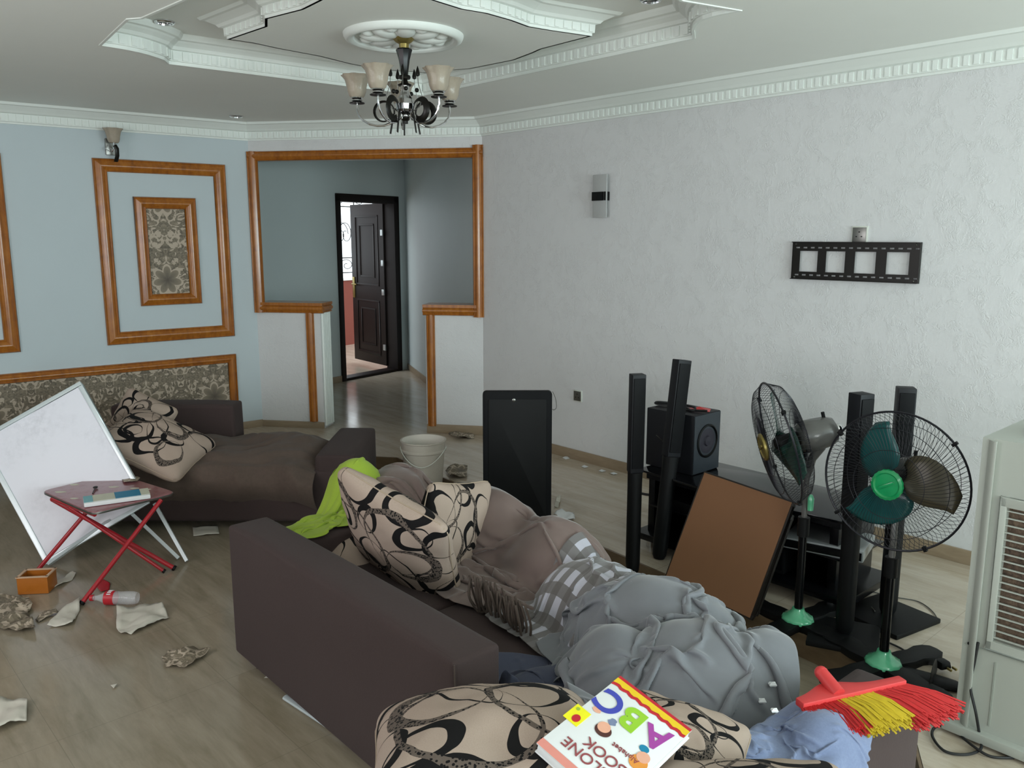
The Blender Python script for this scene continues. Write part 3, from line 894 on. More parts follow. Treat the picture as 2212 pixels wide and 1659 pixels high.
ch = thing('chandelier', 'black and chrome chandelier with smoked glass shades hanging from the ceiling rose', 'chandelier', (CX, CY, 0))
b = MB(); b.lathe([(.001, 2.548), (.045, 2.545), (.048, 2.535), (.036, 2.52), (.022, 2.512), (.02, 2.49), (.001, 2.49)], n=20, wav=lambda t_, i: 1 + .08 * math.cos(6 * t_)); b.build('canopy', M['brass'], ch, smooth=True)
b = MB(); b.lathe([(.001, 2.49), (.036, 2.49), (.039, 2.484), (.034, 2.47), (.026, 2.44), (.020, 2.40), (.017, 2.375), (.018, 2.365), (.001, 2.365)], n=8); b.build('stem', M['black_gloss'], ch, smooth=True, auto=25)
b = MB(); b.lathe([(.001, 2.372), (.026, 2.370), (.029, 2.362), (.026, 2.354), (.012, 2.352), (.018, 2.336), (.026, 2.332), (.034, 2.328), (.03, 2.322), (.001, 2.322)], n=24); b.build('collar', M['black_iron'], ch, smooth=True)
b = MB(); b.lathe([(.001, 2.325), (.022, 2.322), (.021, 2.30), (.028, 2.28), (.042, 2.262), (.047, 2.24), (.042, 2.215), (.026, 2.203), (.001, 2.20)], n=12); b.build('chrome_body', M['chrome'], ch, smooth=True, auto=20)
b = MB(); b.sphere((0, 0, 2.185), .026, 20); b.tube([V3((0, 0, 2.165)), V3((0, 0, 2.15))], .012, 10); b.build('lower_ball', M['black_iron'], ch, smooth=True)
b = MB(); b.lathe([(.027, 2.181), (.0285, 2.184), (.0285, 2.187), (.027, 2.19)], n=24, cap=False); b.build('band', M['chrome'], ch, smooth=True)
for k in range(5):
    a = math.radians(-42 + 72 * k + 36); b = MB(); b.sphere((math.cos(a) * .058, math.sin(a) * .058, 2.303 - .008 * (k % 2)), .0105, 12)
    b.build('bead', M['black_iron'], ch, smooth=True)
def shade_mesh():
    b = MB()
    wv = lambda t_, i: 1 + (.07 * math.cos(8 * t_) if i in (6, 7, 8) else .02 * math.cos(8 * t_))
    b.lathe([(.030, 0), (.037, .008), (.044, .026), (.046, .045), (.050, .062), (.055, .080), (.063, .094), (.070, .101), (.066, .100), (.052, .080), (.047, .060), (.043, .045), (.041, .026), (.034, .010), (.027, .004)], n=48, wav=wv, cap=False)
    return b
arm0 = None
for k, a in enumerate([math.radians(-42 + 72 * i) for i in range(5)]):
    A = empty('arm', (0, 0, 0), a, parent=ch) if False else None
    R = rotz(a)
    def P(r, z): return R @ V3((r, 0, 0)) + up(z)
    r_ = .235
    b = MB(); pts = [P(.015, 2.19), P(.035, 2.172)]
    for i in range(9):
        u = i / 8; th = PI * 1.02 + (PI * .52) * u * 1.9
        pts.append(P(.14 + .095 * math.cos(PI + PI * u) , 2.19 - .055 * math.sin(PI * u) + .03 * u * u))
    pts.append(P(r_, 2.245))
    b.tube(pts, .0055, 8)
    arm = b.build('arm', M['chrome'], ch, smooth=True)
    # scroll band
    b = MB(); pts = []
    for i in range(20):
        u = i / 19
        if u < .35: pts.append(P(.075 - .02 * (u / .35), 2.105 + .10 * (u / .35)))
    cx_, cz_ = .105, 2.205
    for i in range(22):
        th = PI * 1.05 - i / 21 * PI * 1.75; rr = .052 - .010 * i / 21
        pts.append(P(cx_ + rr * math.cos(th), cz_ + rr * math.sin(th)))
    b.tube(pts, .0155, 6, flat=(1, .25)); b.build('scroll', M['black_iron'], ch, smooth=True)
    b = MB(); b.lathe([(.001, 2.243), (.036, 2.246), (.037, 2.250), (.014, 2.254), (.001, 2.254)], tuple(P(r_, 0)), 20); b.build('drip_plate', M['black_iron'], arm, smooth=True)
    b = MB(); b.lathe([(.016, 2.252), (.026, 2.258), (.024, 2.264), (.030, 2.270), (.029, 2.280), (.001, 2.281)], tuple(P(r_, 0)), 20); b.build('cup', M['chrome'], arm, smooth=True)
    o = shade_mesh().build('shade', M['glass_shade'], arm, smooth=True); o.location = tuple(P(r_, 2.274))
    # bud on wire
    a2 = a + math.radians(24); R2 = rotz(a2)
    b = MB(); b.tube([R2 @ V3((.03, 0, 2.20)), R2 @ V3((.075, 0, 2.225)), R2 @ V3((.09, 0, 2.27)), R2 @ V3((.07, 0, 2.33)), R2 @ V3((.068, 0, 2.37))], .0018, 6)
    wr = b.build('wire', M['steel'], ch, smooth=True)
    b = MB(); c = R2 @ V3((.068, 0, 0)); b.lathe([(.001, 2.362), (.009, 2.366), (.0105, 2.376), (.006, 2.395), (.0008, 2.41)], tuple(c), 10); b.build('bud', M['black_iron'], wr, smooth=True)

def downlight(p, z, label):
    t = thing('downlight', label, 'ceiling light', (p.x, p.y, z), group='recessed downlights')
    b = MB(); b.lathe([(.034, -.001), (.036, -.012), (.045, -.012), (.050, -.006), (.050, .001)], n=28, cap=False); b.build('bezel', M['chrome'], t, smooth=True)
    b = MB(); b.lathe([(.001, -.004), (.030, -.005), (.035, -.002)], n=24, cap=False); b.build('bulb', M['black_gloss'], t, smooth=True)
    return t
downlight(onz(355, 46, ZR), ZR, 'small chrome downlight in the recess at the upper left')
downlight(onz(510, 250, CEIL), CEIL, 'small chrome downlight in the flat ceiling above the opening')
downlight(onz(1406, -2, ZR), ZR, 'small chrome downlight in the recess at the top edge, right of the chandelier')

# ------------------------------------------------------------------ wall lights, sockets, bracket
def on_right(px, py):
    d = ray(px, py); n = V3((-D1.y, D1.x, 0)); t_ = n.dot(CR) / (n.x * d.x + n.y * d.y); return V3((d.x * t_, d.y * t_, EYE + d.z * t_))
def on_left(px, py):
    d = ray(px, py); n = V3((-D2.y, D2.x, 0)); t_ = n.dot(CL) / (n.x * d.x + n.y * d.y); return V3((d.x * t_, d.y * t_, EYE + d.z * t_))
RR = frame3(D1, NR, UZ)         # x along wall, y out of wall
p = on_left(236, 300)
t = thing('wall_light', 'small glass and black scroll wall light above the framed panel', 'wall light', (p.x, p.y, 0))
LL = frame3(-D2, NL, UZ)
def lp(x, y, z): return LL @ V3((x, y, z))
b = MB(); b.box(lp(0, .012, 2.27), (.07, .024, .12), LL); b.build('backplate', M['steel'], t, bevel=.006)
b = MB(); b.tube([lp(0, .02, 2.27), lp(0, .06, 2.235), lp(.0, .11, 2.25), lp(.0, .12, 2.30)], .006, 8); b.tube([lp(-.02, .03, 2.28), lp(-.045, .06, 2.25), lp(-.02, .08, 2.23)], .004, 6); b.build('arm', M['chrome'], t, smooth=True)
b = MB(); b.tube([lp(.012, .09, 2.16), lp(.018, .115, 2.20), lp(.018, .12, 2.25), lp(.005, .115, 2.275)], .016, 8, flat=(1, .35)); b.build('scroll', M['black_iron'], t, smooth=True)
o = shade_mesh().build('shade', M['glass_shade'], t, smooth=True, loc=lp(.0, .12, 2.29))

p = (on_right(1285, 425) + on_right(1322, 425)) / 2
t = thing('wall_light', 'frosted glass strip wall light with a black middle clip on the right wall', 'wall light', (p.x, p.y, 0), rz=0)
def rp(x, y, z): return RR @ V3((x, y, z))
b = MB(); b.box(rp(0, .035, 1.885), (.125, .010, .285), RR); b.build('glass_plate', pm('frosted glass strip', '#c4c5c4', .35, var=.02, trans=.25), t, bevel=.002)
b = MB(); b.box(rp(-.012, .025, 1.885), (.10, .05, .058), RR); b.build('clip', M['black_gloss'], t, bevel=.002)
b = MB(); b.box(rp(.052, .025, 1.885), (.010, .048, .058), RR); b.build('end_clip', M['black_gloss'], t, bevel=.001)
b = MB(); b.box(rp(.0, .010, 1.885), (.09, .02, .05), RR); b.build('backplate', M['chrome'], t, bevel=.001)

def socket(pc, w, h, label):
    t = thing('wall_socket', label, 'socket', (pc.x, pc.y, pc.z))
    b = MB(); b.box(rp(0, .004, 0), (w + .014, .008, h + .014), RR); b.build('surround', M['white_plastic'], t, bevel=.002)
    b = MB(); b.box(rp(0, .009, 0), (w, .006, h), RR); f = b.build('faceplate', M['steel'], t, bevel=.001)
    b = MB()
    for x, z in ((0, .014), (-.014, -.010), (.014, -.010)): b.box(rp(x, .0125, z), (.008, .002, .005), RR)
    b.build('pin_slots', M['black_satin'], f)
socket(on_right(1249, 855), .068, .070, 'grey wall socket low on the right wall beside the tall black slab')
socket(on_right(1858, 507), .072, .075, 'grey wall socket just above the television bracket')

# television wall bracket with four windows
pL = on_right(1715, 560); pR_ = on_right(1990, 560); Lb = (pR_ - pL).length; zc = 1.487; hb_ = .205
t = thing('television_bracket', 'black perforated metal television bracket with four square windows on the wall', 'tv bracket', (pL.x, pL.y, 0))
b = MB(); cols = [0, .03, .155, .195, .33, .37, .50, .54, .675, Lb]
wins = []
xs = [(.045, .150), (.198, .305), (.358, .470), (.525, .640)]
k_ = Lb / .69
xs = [(a * k_, c * k_) for a, c in xs]
def br(x0, x1, z0, z1, y0=.016, y1=.020): c = rp((x0 + x1) / 2, (y0 + y1) / 2, (z0 + z1) / 2); b.box(c, (x1 - x0, y1 - y0, z1 - z0), RR)
zb, zt = zc - hb_ / 2, zc + hb_ / 2
b_ = b
x = 0
for a, c in xs + [(Lb, Lb)]:
    br(x, a, zb + .042, zt - .05); x = c
# upper and lower rails with slots
for z0, z1, sl0, sl1 in ((zt - .05, zt, zt - .036, zt - .028), (zb, zb + .042, zb + .020, zb + .028)):
    br(0, Lb, z0, sl0); br(0, Lb, sl1, z1)
    n = 16
    for i in range(n): br(Lb * i / n, Lb * (i + .45) / n, sl0, sl1)
    br(0, Lb, (z1 - .004) if z1 == zt else z0, z1 if z1 == zt else z0 + .004, .0, .034)
for x0 in (0, Lb - .004): br(x0, x0 + .004, zb, zt, 0, .022)
b.build('plate', M['black_iron'], t)
for x0 in (.02, Lb - .02):
    for z0 in (zb + .01, zt - .012): b = MB(); b.sphere(rp(x0, .021, z0), .006, 8); b.build('bolt', M['steel'], t)

# ================================================================== RIGHT SIDE: television corner
# ------------------------------------------------------------------ tower speakers
def tower(loc, rz, label, plate=None, lean=None, h=1.0, w=.088, d=.088, grp='slim black tower speakers'):
    t = thing('tower_speaker', label, 'speaker', loc, rz, group=grp)
    if lean: t.rotation_euler = lean
    z0 = .022 if plate else .0
    r = w / 2
    b = MB()
    def sec(z, q, k=1.0):   # rounded square section, q = roundness 0..1
        pts = []
        for i in range(24):
            a = 2 * PI * i / 24 + PI / 24; p = 2 + 10 * (1 - q)
            c_, s_ = math.cos(a), math.sin(a)
            m = (abs(c_) ** p + abs(s_) ** p) ** (-1 / p)
            pts.append(V3((r * k * m * c_, r * k * m * s_, z)))
        return pts
    levels = [(z0, 1, .72), (z0 + .02, 1, .95), (z0 + .06, 1, 1.05), (h * .44, 1, 1.05), (h * .52, .9, 1.02)]
    rings = [sec(*l) for l in levels]; n = 24
    vs = [v for rg in rings for v in rg]
    fs = [(i * n + k, i * n + (k + 1) % n, (i + 1) * n + (k + 1) % n, (i + 1) * n + k) for i in range(len(rings) - 1) for k in range(n)]
    fs += [tuple(range(n))[::-1], tuple((len(rings) - 1) * n + k for k in range(n))]
    b.add(vs, fs); b.build('lower_column', M['black_satin'], t, smooth=True, auto=40)
    b = MB(); b.box((0, 0, (h * .52 + h) / 2), (w, d, h * .48)); up_ = b.build('upper_cabinet', M['black_vinyl'], t, bevel=.004)
    b = MB(); b.box((0, -d / 2 - .002, (h * .54 + h * .985) / 2), (w * .84, .008, h * .44)); b.build('grille_cloth', M['black_matt'], up_, bevel=.003)
    if plate:
        b = MB(); s = plate / 2; R = rotz(PI / 4)
        b.prism([(R @ V3((x, y, 0)))[:2] for x, y in ((-s, -s), (s, -s), (s, s), (-s, s))], 0, .022)
        b.build('base_plate', M['black_satin'], t, bevel=.006)
    else:
        b = MB(); b.box((w / 2 + .001, .012, h * .56 + .17), (.005, .026, .38))
        b.build('side_strip', M['wire'], up_, bevel=.002)
    return t
p = onz(1366, 1238); tower((p.x, p.y, 0), math.radians(12), 'black tower speaker without a base, farthest left of the four, beside the step', h=.985, w=.066, d=.056)
p = onz(1419, 1206)
tt = tower((p.x + .01, p.y, .0), 0, 'black tower speaker tilted against the television stand, in front of the subwoofer', h=1.02, w=.074, d=.064)
tt.rotation_euler = (math.radians(-3), math.radians(7.2), math.radians(20))
p = onz(1822, 1378); tower((p.x, p.y, 0), math.radians(20), 'black tower speaker on a square base plate between the two fans', plate=.27, h=1.02, w=.068, d=.068)
p = onz(1916, 1335); tower((p.x, p.y, 0), math.radians(-14), 'black tower speaker on a square base plate behind the front fan', plate=.30, h=1.01, w=.070, d=.070)

# ------------------------------------------------------------------ television stand
S0 = V3((.655, 4.20, 0)); SL = 1.10; SDp = .44; SZ = .42
NW = -NR                                      # towards the wall
st = thing('television_stand', 'black glass television stand with low shelves in front of the right wall', 'tv stand', S0)
RS = frame3(D1, NW, UZ)
def sp_(x, y, z): return RS @ V3((x, y, z))
def sbox(b, x0, x1, y0, y1, z0, z1, mi=0): b.box(sp_((x0 + x1) / 2, (y0 + y1) / 2, (z0 + z1) / 2), (x1 - x0, y1 - y0, z1 - z0), RS, mi)
b = MB()
# curved glass top
pl = [(-.02, .02), (SL * .5, -.03), (SL + .02, .02), (SL, SDp * .7), (SL - .06, SDp), (.06, SDp), (0, SDp * .7)]
b.prism([tuple(sp_(x, y, 0)[:2]) for x, y in pl], SZ - .012, SZ); b.build('glass_top', M['glassy_black'], st, bevel=.003)
b = MB(); sbox(b, .02, SL - .02, .05, SDp - .02, SZ - .05, SZ - .018); b.build('top_panel', M['black_matt'], st, bevel=.002)
for x0 in (.03, SL - .07): b = MB(); sbox(b, x0, x0 + .04, .06, SDp - .03, .04, SZ - .05); b.build('side_panel', M['black_gloss'], st, bevel=.002)
b = MB(); sbox(b, SL * .48, SL * .51, .10, SDp - .03, .04, SZ - .05); b.build('divider', M['black_gloss'], st)
b = MB(); sbox(b, .04, SL - .04, SDp - .045, SDp - .03, .04, SZ - .05); b.build('back_panel', M['black_matt'], st)
for z in (.24,): b = MB(); sbox(b, .05, SL + .02, .04, SDp - .03, z - .01, z); b.build('glass_shelf', M['glassy_black'], st, bevel=.002)
b = MB(); sbox(b, -.02, SL + .06, .0, SDp, .05, .085); b.build('bottom_shelf', M['black_gloss'], st, bevel=.004)
for x in (.05, SL - .05):
    for y in (.06, SDp - .06): b = MB(); b.tube([sp_(x, y, 0), sp_(x, y, .05)], .022, 14); b.build('foot', M['chrome'], st, smooth=True)
# equipment on the stand
def box_thing(name, label, cat, x, y, z, sx, sy, sz, mat, rz=0, bev=.004, front=None):
    c = S0 + sp_(x, y, z)
    t = thing(name, label, cat, c, ang(D1) + rz)
    b = MB(); b.box((0, 0, sz / 2), (sx, sy, sz)); body = b.build('casing', mat, t, bevel=bev)
    if front:
        b = MB(); b.box((0, -sy / 2 - .001, sz / 2), (sx * .96, .004, sz * .7)); f = b.build('front_panel', front, t, bevel=.001)
    return t
box_thing('disc_player', 'slim silver disc player sticking out of the upper shelf of the television stand', 'disc player', .98, .16, .24, .34, .26, .05, M['silver'], rz=.25, front=M['black_gloss'])
box_thing('amplifier', 'black amplifier inside the television stand behind the rear fan pole', 'amplifier', .62, .17, .085, .40, .26, .12, M['black_satin'], rz=.05, front=M['black_gloss'])
box_thing('set_top_box', 'black set top box on the left shelf of the television stand', 'set top box', .22, .16, .24, .26, .2, .05, M['black_satin'], rz=-.1)
# subwoofer
c = V3((.915, 4.088, SZ))
t = thing('subwoofer', 'grey black subwoofer cube with a round driver on the television stand', 'speaker', c, ang(D1))
b = MB(); b.box((-.15, -.115 + .23, .155), (.30, .23, .31)); 
b.build('cabinet', M['black_vinyl'], t, bevel=.006)
RX = Matrix.Rotation(PI / 2, 3, 'Y')
b = MB(); b.box((.0015, .115, .155), (.004, .222, .302)); b.build('front_baffle', pm('slate grey baffle', '#30363d', .45, var=.1), t, bevel=.001)
b = MB(); b.lathe([(.088, .0), (.088, .008), (.080, .012), (.074, .002), (.001, .001)], (0.0, .115, .165), 36, RX, cap=False); d_ = b.build('driver_ring', M['black_satin'], t, smooth=True)
b = MB(); b.lathe([(.070, .002), (.05, .008), (.028, .004), (.024, .012), (.001, .016)], (0.0, .115, .165), 36, RX, cap=False); b.build('cone', pm('purple black cone', '#2b2833', .6), t, smooth=True)
def wire(name, label, pts, r, mat, cat='cable', n=6, extra=None, parent=None):
    """smooth cable through points (Catmull-Rom)"""
    P = [V3(p) for p in pts]; out = []
    for i in range(len(P) - 1):
        p0 = P[max(i - 1, 0)]; p1 = P[i]; p2 = P[i + 1]; p3 = P[min(i + 2, len(P) - 1)]
        for k in range(8):
            u = k / 8
            out.append(.5 * ((2 * p1) + (p2 - p0) * u + (2 * p0 - 5 * p1 + 4 * p2 - p3) * u * u + (3 * p1 - p0 - 3 * p2 + p3) * u ** 3))
    out.append(P[-1])
    b = MB(); b.tube(out, r, n)
    o = b.build(name, mat, parent, smooth=True)
    if label: tag(o, label, cat)
    return o
cz = SZ + .31
def sub(x, y, z): return c + rotz(ang(D1)) @ V3((x, y, z))
pts = [sub(-.26 + .1 * math.cos(a * 1.3) + .02 * i, .10 + .035 * math.sin(a * 2.1), .318 + .006 * (i % 3)) for i, a in enumerate([k * .9 for k in range(11)])]
wire('coiled_cable', 'bundle of black cables heaped on top of the subwoofer', pts, .006, M['cable'])
t = thing('red_pouch', 'flat red paper pouch lying on top of the subwoofer', 'pouch', sub(-.07, .14, .312), ang(D1) + .4)
b = MB(); b.add([(-.05, -.04, 0), (.06, -.03, 0), (.05, .05, 0), (-.06, .03, 0), (0, 0, .018)], [(0, 1, 4), (1, 2, 4), (2, 3, 4), (3, 0, 4), (3, 2, 1, 0)])
b.build('pouch_body', M['bright_red'], t)
# cables at the stand
wire('speaker_cable', 'black cable loop hanging from the left end of the television stand', [S0 + sp_(.02, .2, .36), S0 + sp_(-.07, .12, .38), S0 + sp_(-.10, .10, .30), S0 + sp_(-.06, .10, .26), S0 + sp_(.03, .12, .262)], .007, M['cable'])
w = aty(1425, 942, 4.6)
wire('speaker_cable', 'thin pale wire rising from the stand top to the tilted speaker', [S0 + sp_(-.01, .35, SZ + .003), S0 + sp_(.06, .25, SZ + .05), aty(1418, 940, 4.15)], .002, M['cable_grey'])

# ------------------------------------------------------------------ picture frames leaning on the stand
BR_ = V3((1.02, 3.328, .004)); E1 = V3((-.305, .372, .03)); E2 = V3((.189, .132, .49))
def pic(name, label, o, e1, e2, back_mat, th=.022, fw=.022):
    t = thing(name, label, 'picture frame', o)
    a = e1.normalized(); c_ = e2 - a * e2.dot(a); c_ = c_.normalized(); n = a.cross(c_).normalized()
    if n.y > 0: n = -n
    W, Hh = e1.length, e2.dot(c_)
    R = frame3(a, c_, a.cross(c_))
    sg = 1 if a.cross(c_).dot(n) > 0 else -1
    def bb(b, x0, x1, y0, y1, z0, z1): b.box(R @ V3(((x0 + x1) / 2, (y0 + y1) / 2, sg * (z0 + z1) / 2)), (x1 - x0, y1 - y0, z1 - z0), R)
    b = MB()
    bb(b, 0, W, 0, fw, -th, 0); bb(b, 0, W, Hh - fw, Hh, -th, 0); bb(b, 0, fw, fw, Hh - fw, -th, 0); bb(b, W - fw, W, fw, Hh - fw, -th, 0)
    b.build('frame', M['frame_black'], t, bevel=.003)
    b = MB(); bb(b, fw * .35, W - fw * .35, fw * .35, Hh - fw * .35, -.006, .003); b.build('backing_board', back_mat, t)
    return t
pic('picture_frame', 'framed picture turned round, brown hardboard back, leaning against the television stand', BR_, E1, E2, M['hardboard'])
off = V3((.018, .028, .0))
pic('picture_frame', 'second dark picture frame leaning behind the brown backed one, only its edges showing', BR_ + off + V3((.015, .01, 0)), E1 * 1.04, E2 * .86 , M['frame_black'], th=.018)

# ------------------------------------------------------------------ tall black slab near the bucket
t = thing('black_door_panel', 'tall black rounded appliance panel standing upright on the floor', 'panel', (-.165, 4.60, 0), math.radians(1))
b = MB()
def rrect(w, h, r, n=6):
    out = []
    for cx_, cy_, a0 in ((w - r, h - r, 0), (r, h - r, 90), (r, r, 180), (w - r, r, 270)):
        for i in range(n + 1):
            a = math.radians(a0 + 90 * i / n); out.append((cx_ + r * math.cos(a), cy_ + r * math.sin(a)))
    return out
MX = Matrix(((1, 0, 0), (0, 0, -1), (0, 1, 0)))
b.prism(rrect(.39, .765, .022), -.02, .02, M=MX); bd = b.build('slab', M['black_matt'], t, bevel=.004)
b = MB(); b.prism([(x + .03, y + .03) for x, y in rrect(.33, .69, .012)], .02, .023, M=MX); b.build('recessed_face', M['black_satin'], t, bevel=.002)
b = MB(); b.lathe([(.001, 0), (.008, 0), (.010, .004), (.006, .006), (.001, .006)], (.175, -.02, .715), 16, Matrix.Rotation(PI / 2, 3, 'X')); b.build('lock', M['steel'], t, smooth=True)
wire('wire_loop', 'thin wire loop on the right edge of the tall black panel', [(.228, 4.6, .76), (.245, 4.6, .72), (.25, 4.6, .67), (.235, 4.6, .655), (.228, 4.6, .66)], .002, M['cable_grey'])

# ------------------------------------------------------------------ pedestal fans
def fan(label, base, head, axis, R=.245, blade_mats=(), badge=None, dome=None, spin=0.0, rzb=0.0, roll=0):
    """head = centre of the cage, axis = unit vector pointing out of the front"""
    t = thing('pedestal_fan', label, 'fan', base)
    bx = V3(base)
    # cross base with scalloped feet
    b = MB()
    for k in range(4):
        a = rzb + k * PI / 2; Rk = rotz(a)
        prof = [(-.035, .03), (.0, .045), (.06, .040), (.12, .046), (.17, .040), (.22, .052), (.26, .046), (.285, .03), (.29, .0)]
        top = [Rk @ V3((x, y, .035 - .06 * max(0, x) * .4)) for x, y in prof] + [Rk @ V3((x, -y, .035 - .06 * max(0, x) * .4)) for x, y in prof[::-1]]
        bot = [V3((v.x, v.y, .0)) for v in top]; n = len(top)
        b.add(top + bot, [tuple(range(n)), tuple(range(n, 2 * n))[::-1]] + [(i, n + i, n + (i + 1) % n, (i + 1) % n) for i in range(n)])
    b.build('cross_base', M['black_satin'], t, bevel=.003)
    b = MB(); b.lathe([(.062, .025), (.066, .035), (.06, .045), (.044, .052), (.038, .060), (.028, .068), (.024, .082), (.001, .082)], n=32, wav=lambda a, i: 1 + (.03 * math.cos(12 * a) if i < 3 else 0)); b.build('base_dome', dome, t, smooth=True, auto=60)
    hz = head.z - bx.z
    b = MB(); b.tube([V3((0, 0, .06)), V3((0, 0, hz * .55))], .017, 16); b.build('pole', M['black_gloss'], t, smooth=True)
    b = MB(); b.tube([V3((0, 0, hz * .50)), V3((0, 0, hz * .60))], .024, 16); b.build('height_clamp', M['black_satin'], t, smooth=True)
    # motor axis is behind the cage centre
    ax = V3(axis).normalized(); hl = V3(head) - bx
    mot = hl - ax * .17
    b = MB(); b.tube([V3((0, 0, hz * .55)), V3((0, 0, hz - .16)), mot * .35 + V3((0, 0, hz - .13)) * .65, mot + V3((0, 0, -.055))], [.012, .012, .017, .022], 12); b.build('upper_pole', M['grey_motor'], t, smooth=True)
    ux = ax.cross(UZ).normalized(); uy = ux.cross(ax).normalized()
    if roll: q = Quaternion(ax, roll); ux = q @ ux; uy = q @ uy
    RM = frame3(ux, uy, ax)
    hd = empty('x'); bpy.data.objects.remove(hd)
    b = MB(); b.lathe([(.001, -.235), (.02, -.233), (.05, -.22), (.062, -.19), (.066, -.14), (.066, -.09), (.05, -.075), (.001, -.075)], hl, 28, RM); mo = b.build('motor_housing', M['grey_motor'], t, smooth=True, auto=50)
    b = MB(); b.tube([hl - ax * .19 + uy * .055, hl - ax * .19 + uy * .082], .007, 10); b.build('oscillation_knob', M['black_satin'], mo, smooth=True)
    b = MB(); b.lathe([(.001, -.09), (.03, -.09), (.032, .005), (.02, .02), (.001, .022)], hl, 20, RM); b.build('hub', M['black_satin'], t, smooth=True)
    # blades
    for k in range(3):
        b = MB(); vs = []; fs = []; nu, nv = 12, 6
        a0 = spin + k * 2 * PI / 3
        for i in range(nu + 1):
            r = .028 + (R * .86 - .028) * i / nu; u = i / nu
            half = (.22 + 1.0 * math.sin(PI * min(1, u ** .75 * .92)) ** .8) * .55
            half *= .028 / .028
            wdt = min(half, 1.0) * (.052 + .062 * math.sin(PI * (u * .72 + .1)))
            sweep = .55 * u * u
            for j in range(nv + 1):
                w_ = (j / nv - .5) * 2
                aa = a0 + sweep + w_ * wdt * 1.25 / max(r, .06)
                z = -.018 + w_ * .026 * (1 - .35 * u) + .0
                vs.append(hl + RM @ V3((r * math.cos(aa), r * math.sin(aa), z)))
        for i in range(nu):
            for j in range(nv):
                q = i * (nv + 1) + j; fs.append((q, q + 1, q + nv + 2, q + nv + 1))
        b.add(vs, fs); b.build('blade', blade_mats[k], t, smooth=True, solid=.003)
    # cage: front and rear wires
    def cage(name, zc, rim, nw):
        b = MB()
        prof = []
        for i in range(9):
            u = i / 8; r = .045 + (R - .045) * math.sin(u * PI / 2) ** .9 if False else .045 + (R - .045) * u
            z = zc * math.sqrt(max(0, 1 - (u * .985) ** 3.2))
            prof.append((r, z))
        prof[-1] = (R, 0)
        for k in range(nw):
            a = 2 * PI * k / nw; tw = .35
            pts = [hl + RM @ V3((r * math.cos(a + tw * (1 - i / 8)), r * math.sin(a + tw * (1 - i / 8)), z)) for i, (r, z) in enumerate(prof)]
            b.tube(pts, .0008, 4, caps=False)
        for (r, z, rr) in ((prof[0][0], prof[0][1], .0014), (prof[3][0], prof[3][1], .0012), (prof[6][0], prof[6][1], .0012), (R, 0, rim)):
            b.tube([hl + RM @ V3((r * math.cos(2 * PI * k / 64), r * math.sin(2 * PI * k / 64), z)) for k in range(64)], rr, 6, closed=True)
        return b.build(name, M['wire'], t, smooth=True)
    cage('front_grille', .062, .0042, 88); cage('rear_grille', -.085, .0025, 88)
    b = MB(); b.lathe([(.001, .058), (.052, .058), (.056, .064), (.054, .072), (.045, .076), (.040, .071), (.001, .073)], hl, 40, RM, wav=lambda a, i: 1 + (.02 * math.cos(20 * a) if 1 <= i <= 3 else 0)); bg = b.build('badge', badge, t, smooth=True, auto=40)
    b = MB(); b.box(hl + RM @ V3((0, 0, .076)), (.056, .009, .006), RM @ Matrix.Rotation(-.5, 3, 'Z')); b.build('badge_bar', badge, bg, bevel=.001)
    # clips on the rim
    for a in (.6, 2.4, 4.2, 5.6):
        b = MB(); b.box(hl + RM @ V3((R * math.cos(a), R * math.sin(a), 0)), (.02, .012, .016), RM @ Matrix.Rotation(a, 3, 'Z')); b.build('rim_clip', M['black_satin'], t, bevel=.002)
    return t, mo, hl, RM
head1 = aty(1684, 957, 3.26)
f1, mo1, hl1, RM1 = fan('pedestal fan turned sideways behind the leaning picture, olive badge and pale green base', onz(1722, 1352), head1, V3((-.965, .04, -.26)), .25,
    (M['green_blade'], M['green_blade'], M['green_blade']), M['brass'], M['mint'], spin=1.0, rzb=.62)
b = MB(); c_ = V3((0, 0, .55)); b.lathe([(.012, -.03), (.013, .02), (.006, .035), (.001, .036)], tuple(c_ + V3((.012, -.03, 0))), 12); b.build('pole_knob', M['mint'], f1, smooth=True)
hb1 = hl1 - V3((-.965, .04, -.26)).normalized() * .235
b = MB(); b.sphere(hb1, .022, 16); b.build('motor_cap', M['chrome'], f1, smooth=True)
head2 = aty(1932, 1040, 2.88)
f2, mo2, hl2, RM2 = fan('pedestal fan facing the room with green badge, teal and brown blades', onz(1906, 1448), head2, V3((-.70, -.70, .02)), .252,
    (M['olive_blade'], M['teal_blade'], M['teal_blade']), M['green_badge'], M['mint'], spin=2.8, rzb=.42)

# plug, cables and dark things on the floor by the front fan
p = onz(2035, 1440, .02)
t = thing('power_plug', 'black three pin plug lying on the floor right of the front fan', 'plug', p, .3)
b = MB(); b.box((0, 0, .012), (.05, .045, .028), taper=.8); pb = b.build('plug_body', M['black_satin'], t, bevel=.006)
for x in (-.012, .012): b = MB(); b.box((x + .012, -.034, .006), (.006, .02, .008)); b.build('pin', M['brass'], t)
F2 = onz(1906, 1448)
wire('fan_cable', 'black cable from the front fan base to the plug', [F2 + V3((.05, .28, .012)), onz(1945, 1400, .006), onz(1975, 1425, .006), onz(2000, 1432, .006), onz(2022, 1437, .012), p + V3((-.02, 0, .012))], .004, M['cable'])
wire('floor_cable', 'thin grey cable curling on the tiles behind the front fan', [onz(1870, 1275, .004), onz(1935, 1290, .004), onz(1985, 1300, .004), onz(2018, 1325, .004), onz(2020, 1345, .004), onz(1975, 1345, .004)], .0025, M['cable_grey'])
wire('floor_cable', 'thin cable on the tiles running between the two base plates', [onz(1850, 1270, .004), onz(1868, 1295, .004), onz(1890, 1320, .03)], .0025, M['cable_grey'])
